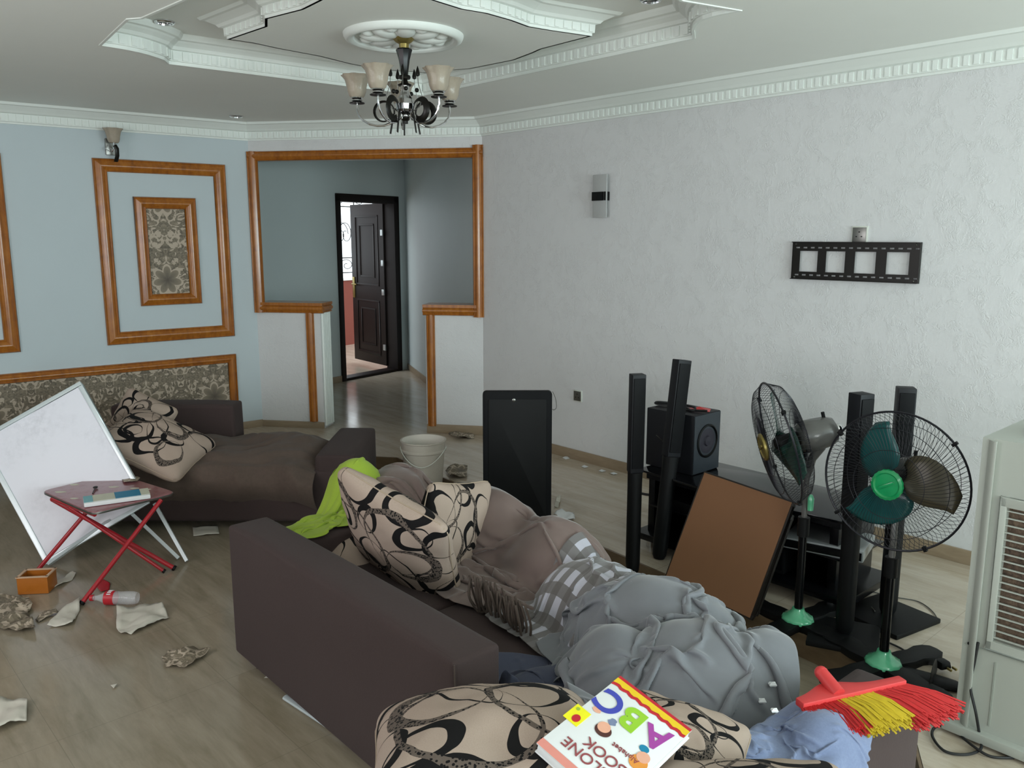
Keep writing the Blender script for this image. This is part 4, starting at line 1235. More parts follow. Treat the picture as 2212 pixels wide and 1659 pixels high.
# slipper shaped remote cover / dark shoe
p = onz(1995, 1470, .0)
t = thing('slipper', 'dark slipper lying on the floor between the front fan and the air cooler', 'slipper', p, -.62)
b = MB(); pts = [(-.13, .0, .045), (-.09, 0, .05), (-.03, 0, .045), (.04, 0, .048), (.10, 0, .04), (.13, 0, .02)]
vs = []; n = 10
for (x, y, w_) in pts:
    for k in range(n):
        a = 2 * PI * k / n; vs.append(V3((x, w_ * math.cos(a), .012 + .012 * math.sin(a))))
b.add(vs, [(i * n + k, i * n + (k + 1) % n, (i + 1) * n + (k + 1) % n, (i + 1) * n + k) for i in range(len(pts) - 1) for k in range(n)] + [tuple(range(n))[::-1], tuple((len(pts) - 1) * n + k for k in range(n))])
b.build('sole', M['black_satin'], t, smooth=True)
b = MB(); 
for i in range(8):
    a = PI * i / 7; 
b.tube([V3((.03 + .0, .052 * math.cos(PI * i / 8), .014 + .045 * math.sin(PI * i / 8))) for i in range(9)], .03, 8, flat=(1, .12)); b.build('strap', M['cable'], t, smooth=True)

# ------------------------------------------------------------------ air cooler
CO = V3((1.484, 2.498, 0)) - D1 * .03; CW, CDp, CH = .46, .38, 1.005
t = thing('air_cooler', 'tall white evaporative air cooler with brown pad behind a slatted grille at the right edge', 'air cooler', CO)
RC = frame3(D1, NW, UZ)
def cp(x, y, z): return RC @ V3((x, y, z))
def cbox(b, x0, x1, y0, y1, z0, z1): b.box(cp((x0 + x1) / 2, (y0 + y1) / 2, (z0 + z1) / 2), (x1 - x0, y1 - y0, z1 - z0), RC)
b = MB()
gx0, gx1, gz0, gz1 = .088, CW - .05, .36, .80
# body as a shell with a recess for the grille
cbox(b, .0, gx0, .0, CDp, .04, CH); cbox(b, gx1, CW, .0, CDp, .04, CH); cbox(b, gx0, gx1, 0, CDp, gz1, CH); cbox(b, gx0, gx1, 0, CDp, .04, gz0); cbox(b, gx0, gx1, .05, CDp, gz0, gz1)
body = b.build('body', M['cooler'], t)
b = MB(); b.tube([cp(.03, -.004, .045), cp(.03, -.004, CH - .004)], .02, 12, flat=(1, .35)); b.build('corner_rib', M['cooler'], body, smooth=True)
b = MB(); cbox(b, gx0 - .018, gx0, -.010, .0, gz0 - .03, gz1 + .03); cbox(b, gx1, gx1 + .018, -.010, 0, gz0 - .03, gz1 + .03); cbox(b, gx0 - .018, gx1 + .018, -.010, 0, gz1, gz1 + .03); cbox(b, gx0 - .018, gx1 + .018, -.010, 0, gz0 - .03, gz0)
gr = b.build('grille_frame', M['cooler'], t, bevel=.003)
b = MB()
for i in range(19):
    z = gz0 + (gz1 - gz0) * (i + .5) / 19; cbox(b, gx0, gx1, -.003, .003, z - .0019, z + .0019)
for x in (gx0 + (gx1 - gx0) * .42, gx0 + (gx1 - gx0) * .75): cbox(b, x - .004, x + .004, -.005, .003, gz0, gz1)
b.build('slats', M['cooler'], gr)
b = MB(); cbox(b, gx0 - .0, gx1, .02, .045, gz0, gz1); b.build('cooling_pad', M['pad'], t)
b = MB(); cbox(b, .008, CW - .008, -.003, .0, .318, .322); b.build('tank_seam', M['cooler_dark'], t)
b = MB(); cbox(b, .10, .105, -.003, .0, .07, .29); b.build('tank_seam', M['cooler_dark'], t)
b = MB(); cbox(b, -.03, CW + .03, -.03, CDp + .02, .012, .045); b.build('plinth', M['cooler'], t, bevel=.006)
b = MB(); b.lathe([(.001, .0), (.12, .0), (.118, .012), (.09, .022), (.04, .028), (.001, .028)], tuple(cp(.19, .19, CH)), 32); b.build('lid', M['white_plastic'], t, smooth=True)
b = MB(); b.lathe([(.001, 0), (.005, 0), (.006, .004), (.001, .005)], tuple(cp(.022, -.0, .325)), 12, RC @ Matrix.Rotation(PI / 2, 3, 'X')); b.build('screw', M['black_satin'], t)
for x in (.02, CW - .02):
    for y in (.02, CDp - .03): b = MB(); b.tube([cp(x, y, 0), cp(x, y, .014)], .02, 10); b.build('foot', M['black_satin'], t)
def fr(px, py, out=.012):     # point on the cooler front plane
    d = ray(px, py); n = NW; q = CO - NW * out; t_ = n.dot(q) / (n.x * d.x + n.y * d.y); return V3((d.x * t_, d.y * t_, EYE + d.z * t_))
cord = wire('power_cord', None, [fr(2113, 1388), fr(2105, 1430), fr(2096, 1480), fr(2108, 1540, .03), onz(2116, 1590, .03), onz(2118, 1618, .008), onz(2085, 1630, .008), onz(2040, 1622, .008), onz(2014, 1590, .008), onz(2022, 1570, .008), onz(2052, 1572, .008), onz(2100, 1610, .014), onz(2140, 1634, .008), onz(2190, 1637, .008)], .0045, M['cable'], n=8)
cord.parent = t; cord.matrix_parent_inverse = Matrix.Translation(-CO)

# ------------------------------------------------------------------ bucket behind the slab
p = onz(915, 1022)
t = thing('bucket', 'dusty white paint bucket standing on the tiles behind the sofas', 'bucket', (-.58, 5.30, 0))
b = MB(); b.lathe([(.001, 0), (.118, 0), (.120, .005), (.138, .235), (.147, .24), (.147, .252), (.141, .256), (.143, .30), (.150, .304), (.150, .312), (.140, .312)], n=40, cap=False)
b.build('pail', M['bucket'], t, smooth=True, auto=50)
b = MB(); b.lathe([(.140, .312), (.137, .25), (.118, .012), (.001, .010)], n=40, cap=False); b.build('inner_wall', M['bucket_in'], t, smooth=True)
b = MB(); b.tube([V3((.149 * math.cos(a), .149 * math.sin(a), .262 - .10 * math.sin(a - PI) ** 2)) for a in [PI + PI * i / 20 for i in range(21)]], .003, 6); b.build('handle', M['white_plastic'], t, smooth=True)

# ================================================================== SOFAS
SD = V3((.665, -.747, 0)).normalized(); SN = V3((.747, .665, 0)).normalized()
def soft_box(b, x0, x1, y0, y1, z0, z1, puff=0.0, n=10, pz=None):
    """box whose faces bulge a little"""
    g = lambda t: 1 - (2 * t - 1) ** 4
    cx_, cy_, cz_ = (x0 + x1) / 2, (y0 + y1) / 2, (z0 + z1) / 2
    vs = {}; V = []; F = []
    def key(i, j, k):
        q = (i, j, k)
        if q not in vs:
            u, v, w = i / n, j / n, k / 4
            x, y, z = x0 + (x1 - x0) * u, y0 + (y1 - y0) * v, z0 + (z1 - z0) * w
            if k == 4: z += puff * g(u) * g(v)
            if k == 0: z -= 0
            sx = puff * .5 * g(v) * g(w); sy = puff * .5 * g(u) * g(w)
            if i == n: x += sx
            if i == 0: x -= sx
            if j == n: y += sy
            if j == 0: y -= sy
            vs[q] = len(V); V.append(V3((x, y, z)))
        return vs[q]
    for i in range(n):
        for j in range(n):
            F.append((key(i, j, 4), key(i + 1, j, 4), key(i + 1, j + 1, 4), key(i, j + 1, 4)))
            F.append((key(i, j, 0), key(i, j + 1, 0), key(i + 1, j + 1, 0), key(i + 1, j, 0)))
    for k in range(4):
        for i in range(n):
            F.append((key(i, 0, k), key(i + 1, 0, k), key(i + 1, 0, k + 1), key(i, 0, k + 1)))
            F.append((key(i, n, k), key(i, n, k + 1), key(i + 1, n, k + 1), key(i + 1, n, k)))
            F.append((key(0, i, k), key(0, i, k + 1), key(0, i + 1, k + 1), key(0, i + 1, k)))
            F.append((key(n, i, k), key(n, i + 1, k), key(n, i + 1, k + 1), key(n, i, k + 1)))
    b.add(V, F); return b
def slab(name, x0, x1, y0, y1, z0, z1, parent, bev=.03, puff=.012, mat=None):
    b = MB(); soft_box(b, x0, x1, y0, y1, z0, z1, puff)
    return b.build(name, mat or M['sofa'], parent, bevel=bev, seg=4, auto=60)
def feet(t, pts, h=.05):
    for x, y in pts:
        b = MB(); b.tube([V3((x, y, 0)), V3((x, y, h + .01))], [.018, .024], 10); b.build('foot', M['black_satin'], t, smooth=True)
P0 = V3((-1.13, 3.16, LOW))
near = thing('sofa', 'dark brown low sofa in mid room showing its long plain back', 'sofa', P0, ang(SD))
slab('backrest', 0, 1.46, 0, .17, .05, .59, near)
slab('seat_base', .17, 1.44, .17, .84, .05, .27, near, .02, .004)
for k in range(2): slab('seat_cushion', .18 + k * .63, .18 + (k + 1) * .63 - .01, .175, .86, .27, .385, near, .03, .012)
slab('armrest', 0, .17, .17, .86, .05, .50, near)
feet(near, [(.10, .06), (1.38, .06), (.10, .78), (1.38, .78)])
b = MB(); b.tube([V3((1.462, .004, .585)), V3((1.466, .004, .45)), V3((1.466, .004, .12))], .0022, 6); b.build('seam', M['fringe'], near, smooth=True)
PA = P0 + SD * 1.56
arm = thing('armchair', 'brown armchair at the lower right buried under clothes, cushions and a broom', 'armchair', PA, ang(SD))
slab('backrest', .625, .80, -.02, .80, .05, .59, arm)
slab('armrest', .17, .62, -.02, .15, .05, .56, arm)
slab('seat_base', .05, .62, .155, .78, .05, .27, arm, .02, .004)
slab('seat_cushion', .03, .615, .16, .80, .27, .385, arm, .03, .012)
feet(arm, [(.12, .06), (.72, .06), (.12, .70), (.72, .70)])
# far sofa
FS = V3((-2.62, 4.72, LOW))
far = thing('sofa', 'dark brown sofa at the far left with its seat under a crumpled suede throw', 'sofa', FS, 0)
slab('seat_base', 0, 1.66, 0, .72, .05, .36, far, .03, .01)
slab('backrest', .0, .80, .60, .80, .05, .63, far, .035, .012)
slab('armrest', 1.46, 1.70, .02, .76, .05, .45, far, .05, .012)
feet(far, [(.08, .08), (1.58, .08), (.08, .68), (1.58, .68)])

# ------------------------------------------------------------------ simple fold noise
def vnoise(x, y, s=0):
    from mathutils import noise as nz
    return nz.noise(V3((x, y, s * 7.3)))
def ridged(x, y, s=0):
    return 1 - abs(vnoise(x, y, s)) * 2
# crumpled throw over the far sofa seat (own cloth, parent: none, it could be lifted off)
def sheet(name, label, cat, mat, P, nu, nv, parent=None, thick=.004, uvs=(1, 1), group=None, sub=1):
    """surface from P(u, v) -> world point"""
    me = bpy.data.meshes.new(name); vs = []; fs = []
    for i in range(nu + 1):
        for j in range(nv + 1): vs.append(tuple(P(i / nu, j / nv)))
    for i in range(nu):
        for j in range(nv):
            q = i * (nv + 1) + j; fs.append((q, q + nv + 1, q + nv + 2, q + 1))
    me.from_pydata(vs, [], fs)
    uvl = me.uv_layers.new(name='UVMap')
    for l in me.loops:
        i, j = divmod(l.vertex_index, nv + 1); uvl.data[l.index].uv = (i / nu * uvs[0], j / nv * uvs[1])
    me.materials.append(mat); me.polygons.foreach_set('use_smooth', [True] * len(me.polygons))
    o = bpy.data.objects.new(name, me); COL.objects.link(o)
    if thick:
        m = o.modifiers.new('solid', 'SOLIDIFY'); m.thickness = thick; m.offset = 0
    if sub:
        m = o.modifiers.new('sub', 'SUBSURF'); m.levels = sub; m.render_levels = sub
    if parent: o.parent = parent
    if label: tag(o, label, cat, group)
    return o

# ------------------------------------------------------------------ cushions
def cushion(name, label, c, u, v, size=(.5, .5), T=.085, uvo=(0, 0, 0, 1.0), group='cream cushions with black swirls', dent=None, seed=0, n=56, bend=0.0, group_on=True):
    """pillow: centre c, u and v directions of its sides; uvo = (du, dv, rot, scale) of the print"""
    c = V3(c); u = V3(u).normalized(); w = u.cross(V3(v)).normalized(); v = w.cross(u).normalized()
    if w.dot(V3((0, -1, .4))) < 0: w = -w
    t = tag(empty(name, c), label, 'cushion', group)
    a, h = size[0] / 2, size[1] / 2
    vs = []; uvs = []; fs = []
    rnd = random.Random(seed)
    for side in (1, -1):
        base = len(vs)
        for i in range(n + 1):
            for j in range(n + 1):
                s = -1 + 2 * i / n; r = -1 + 2 * j / n
                s = math.sin(s * PI / 2); r = math.sin(r * PI / 2)
                x = a * s * (1 - .075 * (1 - r * r)); y = h * r * (1 - .075 * (1 - s * s)); kc = 1 - .10 * (s * s * r * r) ** 4; x *= kc; y *= kc
                e = max(0, (1 - s * s)) ** .42 * max(0, (1 - r * r)) ** .42
                z = T * e
                wr = vnoise(s * 1.7 + seed, r * 1.7, seed) * .012 + ridged(s * 3 + seed * 2, r * 3, seed) * .004
                edge = min(1 - abs(s), 1 - abs(r))
                wr += .006 * math.sin((s * r) * 14 + seed) * math.exp(-edge * 5)
                z += wr * e
                if dent: 
                    d2 = ((s - dent[0]) ** 2 + (r - dent[1]) ** 2) / dent[2] ** 2; z -= dent[3] * math.exp(-d2) * (1 if side > 0 else .3)
                zz = z * side - bend * (s * s) 
                p = u * x + v * y + w * zz
                vs.append(tuple(p))
                cu, su = math.cos(uvo[2]), math.sin(uvo[2])
                U, Vv = (s * .5) * uvo[3], (r * .5) * uvo[3]
                uvs.append((.5 + uvo[0] + U * cu - Vv * su, .5 + uvo[1] + U * su + Vv * cu))
        for i in range(n):
            for j in range(n):
                q = base + i * (n + 1) + j
                f = (q, q + n + 1, q + n + 2, q + 1); fs.append(f if side > 0 else f[::-1])
    me = bpy.data.meshes.new('cover'); me.from_pydata(vs, [], fs)
    ul = me.uv_layers.new(name='UVMap')
    for l in me.loops: ul.data[l.index].uv = uvs[l.vertex_index]
    me.materials.append(M['swirl']); me.polygons.foreach_set('use_smooth', [True] * len(me.polygons))
    bm = bmesh.new(); bm.from_mesh(me); bmesh.ops.remove_doubles(bm, verts=bm.verts, dist=1e-5); bmesh.ops.recalc_face_normals(bm, faces=bm.faces); bm.to_mesh(me); bm.free()
    o = bpy.data.objects.new('cover', me); COL.objects.link(o); o.parent = t
    # piping seam round the edge
    pts = []
    for k in range(4):
        for i in range(16):
            q = -1 + 2 * i / 16
            s, r = ((q, -1), (1, q), (-q, 1), (-1, -q))[k]
            kc = 1 - .10 * (s * s * r * r) ** 4
            pts.append(u * (a * s * kc * (1 - .075 * (1 - r * r))) + v * (h * r * kc * (1 - .075 * (1 - s * s))) - w * (bend * s * s))
    b = MB(); b.tube(pts, .0028, 6, closed=True); b.build('seam_piping', pm('cream piping', '#a3917e', .8) if 'cream piping' not in bpy.data.materials else bpy.data.materials['cream piping'], t, smooth=True)
    return t
# middle sofa
cushion('cushion', 'large upright swirl cushion in the centre, leaning on the back of the middle sofa', aty(866, 1166, 3.03), (.80, -.50, -.28), (-.05, -.55, .83), (.55, .56), .10, (0, 0, 0, 1.0), seed=1, dent=(.85, .35, .35, .02))
cushion('cushion', 'upright swirl cushion just behind the large centre one, beside the mauve curtain', aty(968, 1162, 3.22), (.42, .45, -.12), (.10, -.10, 1), (.36, .50), .085, (.3, .2, 1.2, 1.0), seed=2)
cushion('cushion', 'swirl cushion lying low between the middle sofa back and the lime cloth, mostly hidden', aty(722, 1195, 3.36), (.8, -.55, -.1), (.3, .6, .35), (.44, .42), .07, (.1, .4, 2.0, 1.0), seed=3)
# far sofa
cushion('cushion', 'swirl cushion slumped against the tipped white board on the far sofa', aty(338, 958, 4.74), (.97, -.10, -.42), (.05, .75, .26), (.56, .46), .105, (.2, -.1, .3, 1.05), seed=4)
cushion('cushion', 'swirl cushion at the back corner of the far sofa, behind the slumped one', aty(306, 908, 5.04), (.85, -.1, -.38), (.2, .35, .75), (.36, .32), .085, (-.2, .1, .8, 1.0), seed=5)
# bottom
cushion('cushion', 'big swirl cushion in the foreground at the bottom edge, left of the alphabet book', V3((-.045, 1.55, .562)), (.97, .12, .02), (-.12, 1, -.16), (.50, .50), .125, (.05, .1, 3.3, .9), seed=6, dent=(.1, -.55, .25, .03))
cushion('cushion', 'swirl cushion under the alphabet book, showing only at its right edge', V3((.345, 1.60, .56)), (.9, -.35, -.1), (.3, 1, .05), (.30, .27), .065, (.1, .2, .4, 1.0), seed=8)
cushion('cushion', 'swirl cushion cut off by the bottom edge, right of the alphabet book', V3((.44, 1.30, .565)), (1, .05, 0), (0, 1, .03), (.46, .42), .09, (.2, .3, 1.6, 1.0), seed=9)

# ------------------------------------------------------------------ cloth: small position based simulator
def drape(X, rest_scale, support, steps=90, iters=6, fric=.6, bend=.25, grav=.0009, seed=0, thick=.006, pins=None, selfrep=None):
    """X: (n, m, 3) start positions; support(x, y) -> height below which cloth cannot go"""
    rs = np.random.RandomState(seed)
    X = X.copy(); n, m, _ = X.shape
    R1u = np.linalg.norm(X[1:] - X[:-1], axis=2)
    R1v = np.linalg.norm(X[:, 1:] - X[:, :-1], axis=2)
    ru = np.full(R1u.shape, R1u.mean()) * rest_scale[0]; rv = np.full(R1v.shape, R1v.mean()) * rest_scale[1]
    du, dv = ru.mean(), rv.mean(); dd = math.hypot(du, dv)
    X[..., 2] += rs.rand(n, m) * .004
    V = np.zeros_like(X)
    P = X.copy()
    def cons(P, A, B, rest, k, only_long=False):
        d = B - A; L = np.linalg.norm(d, axis=2, keepdims=True) + 1e-9
        c = (L - rest) / L * .5 * k
        if only_long: c = np.maximum(c, 0)
        return d * c
    pin = None if pins is None else (np.array(pins), X[tuple(np.array(pins).T)].copy())
    for s in range(steps):
        V[..., 2] -= grav; V *= .96
        prev = X.copy(); P = X + V
        for it in range(iters):
            for par in (0, 1):
                c = cons(P, P[par:-1:2], P[par + 1::2], du, 1.0); P[par:-1:2] += c; P[par + 1::2] -= c
                c = cons(P, P[:, par:-1:2], P[:, par + 1::2], dv, 1.0); P[:, par:-1:2] += c; P[:, par + 1::2] -= c
            c = cons(P, P[:-1, :-1], P[1:, 1:], dd, .3); P[:-1, :-1] += c * .5; P[1:, 1:] -= c * .5
            c = cons(P, P[1:, :-1], P[:-1, 1:], dd, .3); P[1:, :-1] += c * .5; P[:-1, 1:] -= c * .5
            if bend:
                c = cons(P, P[:-2], P[2:], 2 * du, bend); P[:-2] += c * .5; P[2:] -= c * .5
                c = cons(P, P[:, :-2], P[:, 2:], 2 * dv, bend); P[:, :-2] += c * .5; P[:, 2:] -= c * .5
            h = support(P[..., 0], P[..., 1]) + thick
            hit = P[..., 2] < h
            P[..., 2] = np.where(hit, h, P[..., 2])
            if pin is not None: P[tuple(pin[0].T)] = pin[1]
        mv = P - prev
        mv[..., 0] = np.where(hit, mv[..., 0] * (1 - fric), mv[..., 0]); mv[..., 1] = np.where(hit, mv[..., 1] * (1 - fric), mv[..., 1])
        X = prev + mv; X[..., 2] = np.maximum(X[..., 2], h * 0 + support(X[..., 0], X[..., 1]) + thick * .5)
        V = (X - prev)
        sp = np.linalg.norm(V, axis=2, keepdims=True); V *= np.minimum(1, .02 / (sp + 1e-9))
    return X
def cloth_obj(name, label, cat, X, mat, uvs=(1, 1), thick=.003, group=None, parent=None, smooth_it=1):
    n, m, _ = X.shape
    Y = X.copy()
    for _ in range(smooth_it):
        Z = Y.copy(); Z[1:-1, 1:-1] = .5 * Y[1:-1, 1:-1] + .125 * (Y[:-2, 1:-1] + Y[2:, 1:-1] + Y[1:-1, :-2] + Y[1:-1, 2:]); Y = Z
    return sheet(name, label, cat, mat, lambda u, v: Y[int(round(u * (n - 1))), int(round(v * (m - 1)))], n - 1, m - 1, parent, thick, uvs, group)
def grid(o, eu, ev, n, m, z=None):
    """n x m points spanning o + eu*u + ev*v"""
    u = np.linspace(0, 1, n)[:, None, None]; v = np.linspace(0, 1, m)[None, :, None]
    return np.array(o)[None, None] + np.array(eu)[None, None] * u + np.array(ev)[None, None] * v
def quadgrid(a, b_, c, d, n, m):
    """bilinear patch: a(0,0) b(1,0) c(1,1) d(0,1)"""
    u = np.linspace(0, 1, n)[:, None, None]; v = np.linspace(0, 1, m)[None, :, None]
    a, b_, c, d = [np.array(x)[None, None] for x in (a, b_, c, d)]
    return a * (1 - u) * (1 - v) + b_ * u * (1 - v) + c * u * v + d * (1 - u) * v
# support: sofa, armchair, floor and heaps, as a smooth height field
SDn, SNn = np.array(SD[:2]), np.array(SN[:2])
def sbox_h(x, y, s0, s1, n0, n1, z, soft=.035):
    px, py = x - P0.x, y - P0.y
    s = px * SDn[0] + py * SDn[1]; n = px * SNn[0] + py * SNn[1]
    d = np.maximum(np.maximum(s0 - s, s - s1), np.maximum(n0 - n, n - n1))
    return np.where(d < 0, z, np.where(d < soft * 2, z - (d / soft) ** 2 * .12, -9))
def blob(x, y, cx_, cy_, rx, ry, rot, z):
    dx, dy = x - cx_, y - cy_; c_, s_ = math.cos(rot), math.sin(rot)
    a = (dx * c_ + dy * s_) / rx; b_ = (-dx * s_ + dy * c_) / ry; r2 = a * a + b_ * b_
    return np.where(r2 < 1, z * np.sqrt(np.maximum(0, 1 - r2)), -9)
def floor_h(x, y):
    k = (x - S_A.x) * (-SDIR.y) + (y - S_A.y) * SDIR.x
    return np.where(k > 0, 0.0, LOW)
def sofas_h(x, y):
    h = floor_h(x, y)
    for a in ((0, 1.46, .0, .17, .49), (.17, 1.46, .17, .86, .29), (0, .17, .17, .86, .40),
              (1.57, 2.185, .15, .80, .29), (2.185, 2.36, -.02, .80, .49), (1.73, 2.2, -.02, .15, .46)):
        h = np.maximum(h, sbox_h(x, y, *a[:4], a[4] + .016))
    return h
def ellipz(x, y, cx_, cy_, rx, ry, rot, zc, zr):
    dx, dy = x - cx_, y - cy_; c_, s_ = math.cos(rot), math.sin(rot)
    a = (dx * c_ + dy * s_) / rx; b_ = (-dx * s_ + dy * c_) / ry; r2 = a * a + b_ * b_
    return np.where(r2 < 1, zc + zr * np.sqrt(np.maximum(0, 1 - r2)), -9)
rot0 = ang(SD)
def heap_mauve(x, y):
    h = sofas_h(x, y)
    h = np.maximum(h, ellipz(x, y, -.52, 3.74, .32, .20, rot0, .22, .33))
    h = np.maximum(h, ellipz(x, y, -.10, 3.42, .34, .17, rot0, .24, .32))
    h = np.maximum(h, ellipz(x, y, .18, 3.06, .26, .17, rot0, .25, .28))
    return h
def heap_grey(x, y):
    h = sofas_h(x, y)
    h = np.maximum(h, ellipz(x, y, .30, 2.72, .26, .20, rot0, .25, .24))
    h = np.maximum(h, ellipz(x, y, .46, 2.42, .34, .26, rot0, .24, .30))
    h = np.maximum(h, ellipz(x, y, .50, 2.10, .26, .26, rot0, .28, .27))
    h = np.maximum(h, ellipz(x, y, .68, 2.12, .16, .22, rot0, .30, .22))
    h = np.maximum(h, ellipz(x, y, .30, 2.15, .16, .20, .2, .28, .24))
    return h
rs_ = np.random.RandomState(3)
def noisy(X, amp, freq, seed):
    from mathutils import noise as nz
    n, m, _ = X.shape
    for i in range(n):
        for j in range(m):
            p = X[i, j]; q = V3((p[0] * freq, p[1] * freq, seed))
            X[i, j, 2] += amp * (nz.noise(q) + .5 * nz.noise(q * 2.1))
            X[i, j, 0] += amp * .4 * nz.noise(q + V3((9, 0, 0))); X[i, j, 1] += amp * .4 * nz.noise(q + V3((0, 9, 0)))
    return X
def pleat(X, amp, count, seed, axis=0, warp=1.2):
    from mathutils import noise as nz
    n, m, _ = X.shape
    for i in range(n):
        for j in range(m):
            u, v = i / (n - 1), j / (m - 1)
            if axis: u, v = v, u
            ph = 2 * PI * (u * count + warp * nz.noise(V3((u * 1.5, v * 2.2, seed))) + .5 * v)
            k = .55 + .9 * nz.noise(V3((u * 3, v * 3, seed + 5)))
            X[i, j, 2] += amp * k * math.sin(ph); X[i, j, 0] += amp * .4 * k * math.cos(ph)
    return X
# mauve brown curtain running over the far half of the middle sofa
X = noisy(quadgrid((-.86, 4.10, .60), (-.52, 3.34, .72), (.28, 2.44, .70), (.42, 3.04, .62), 60, 96), .05, 6.0, 1)
X = pleat(X, .045, 6, 1, 0, 1.0)
X = drape(X, (1.30, 1.05), heap_mauve, steps=70, seed=1, bend=.06, fric=.8)
cloth_obj('curtain', 'mauve brown sheer curtain heaped over the far half of the middle sofa', 'curtain', X, M['sheer_brown'], smooth_it=0)
# checked cloth
X = noisy(quadgrid((-.06, 2.70, .60), (.20, 2.30, .68), (.50, 2.62, .66), (.34, 3.04, .68), 56, 50), .05, 7.0, 2)
X = drape(X, (1.25, 1.25), lambda x, y: np.maximum(heap_mauve(x, y), heap_grey(x, y)) + .012, steps=60, seed=2, bend=.08, fric=.8)
cloth_obj('checked_cloth', 'grey cloth with white checks bunched between the mauve and grey curtains', 'cloth', X, M['plaid'], smooth_it=0)
# big grey curtain
X = noisy(quadgrid((.10, 2.50, .66), (.19, 1.85, .78), (.70, 1.84, .76), (.74, 2.72, .66), 90, 90), .12, 4.2, 3)
X = pleat(X, .05, 5, 3, 1, 1.8)
X = drape(X, (1.16, 1.26), lambda x, y: heap_grey(x, y) + .02, steps=80, seed=4, bend=.35, fric=.7)
cloth_obj('curtain', 'large pale grey sheer curtain piled on the armchair with white flecks on it', 'curtain', X, M['sheer_grey'], smooth_it=0)

# ------------------------------------------------------------------ more cloth
def heap_lime(x, y):
    h = sofas_h(x, y)
    h = np.maximum(h, ellipz(x, y, -.72, 3.70, .15, .12, .6, .36, .25))
    h = np.maximum(h, ellipz(x, y, -.86, 3.42, .14, .09, .8, .34, .08))
    return h
X = noisy(quadgrid((-1.00, 3.36, .62), (-.88, 3.20, .62), (-.50, 3.56, .74), (-.66, 3.88, .74), 40, 64), .03, 9.0, 5)
X = pleat(X, .03, 4, 7, 0, .8)
X = drape(X, (1.3, 1.08), lambda x, y: heap_lime(x, y), steps=60, seed=6, bend=.08, fric=.8)
cloth_obj('cloth', 'lime green cloth draped over the far arm of the middle sofa', 'cloth', X, M['lime'], smooth_it=0)
def heap_blue(x, y):
    h = sofas_h(x, y)
    h = np.maximum(h, ellipz(x, y, .70, 1.72, .13, .10, .7, .42, .13))
    h = np.maximum(h, ellipz(x, y, .50, 1.66, .14, .10, .7, .40, .13))
    return h
X = noisy(quadgrid((.30, 1.92, .62), (.34, 1.50, .62), (.74, 1.56, .62), (.84, 1.80, .62), 60, 64), .04, 9.0, 6)
X = drape(X, (1.3, 1.3), heap_blue, steps=60, seed=7, bend=.08, fric=.8)
cloth_obj('shirt', 'pale blue cotton shirt crumpled beside the broom at the bottom edge', 'shirt', X, M['blue_cloth'], smooth_it=0)
X = noisy(quadgrid((-.04, 2.46, .40), (-.02, 2.16, .42), (.26, 2.06, .44), (.26, 2.36, .44), 40, 40), .03, 9.0, 8)
X = drape(X, (1.25, 1.25), lambda x, y: np.maximum(sofas_h(x, y), ellipz(x, y, .1, 2.26, .14, .12, .3, .26, .09)), steps=50, seed=9, bend=.08, fric=.8)
cloth_obj('cloth', 'dark blue grey cloth tucked under the grey curtain beside the middle sofa end', 'cloth', X, fabric('slate cotton', '#34384a', '#474c62', 200, .85, .1), smooth_it=0)
# white flecks of plaster on the grey curtain
def on_heap(px, py):
    z = .5
    for _ in range(12):
        p = onz(px, py, z); z = z * .5 + .5 * float(heap_grey(np.array([p.x]), np.array([p.y]))[0] + .03)
    return onz(px, py, z)
for i, (px, py, r) in enumerate(((1668, 1494, .010), (1645, 1530, .010), (1672, 1552, .008))):
    b = MB(); p = on_heap(px, py) + up(.02)
    b.sphere((0, 0, 0), r, 8, (1.2, .8, .6))
    for k, v in enumerate(b.v): b.v[k] = tuple(V3(v) * (1 + .25 * math.sin(k * 3.1)))
    o = b.build('plaster_crumb', M['paper_white'], smooth=True, loc=p); tag(o, ('white crumb on the grey curtain, topmost of the three', 'white crumb on the grey curtain, middle of the three', 'white crumb on the grey curtain, lowest of the three')[i], 'crumb', 'white crumbs on the grey curtain')
# looped brown cord fringe
b = MB(); rr = random.Random(5)
for k in range(26):
    u = k / 25
    px = 1018 + 108 * u + rr.uniform(-3, 3); py = 1240 + 66 * u + rr.uniform(-6, 6); yy = 2.82 - .22 * u + rr.uniform(-.02, .02)
    p = aty(px, py, yy); q = aty(px + rr.uniform(4, 20), py + rr.uniform(62, 92), yy - rr.uniform(.0, .05)); q.z = max(q.z, .315)
    w = V3((rr.uniform(.008, .016), 0, 0)); m = (p + q) / 2 + V3((rr.uniform(-.01, .01), rr.uniform(-.03, .0), .0))
    pts = [p - w, m - w * 1.2, q - w * .8, q + V3((0, 0, -.006)), q + w * .8, m + w * 1.2, p + w]
    out = []
    for i in range(len(pts) - 1):
        p0, p1, p2, p3 = pts[max(i - 1, 0)], pts[i], pts[i + 1], pts[min(i + 2, len(pts) - 1)]
        for j in range(4):
            t_ = j / 4; out.append(.5 * ((2 * p1) + (p2 - p0) * t_ + (2 * p0 - 5 * p1 + 4 * p2 - p3) * t_ ** 2 + (3 * p1 - p0 - 3 * p2 + p3) * t_ ** 3))
    b.tube(out + [pts[-1]], .0042, 6)
o = b.build('cord_fringe', M['fringe'], smooth=True); tag(o, 'bunch of looped brown cord fringe hanging beside the upright cushions', 'fringe', None, 'stuff')

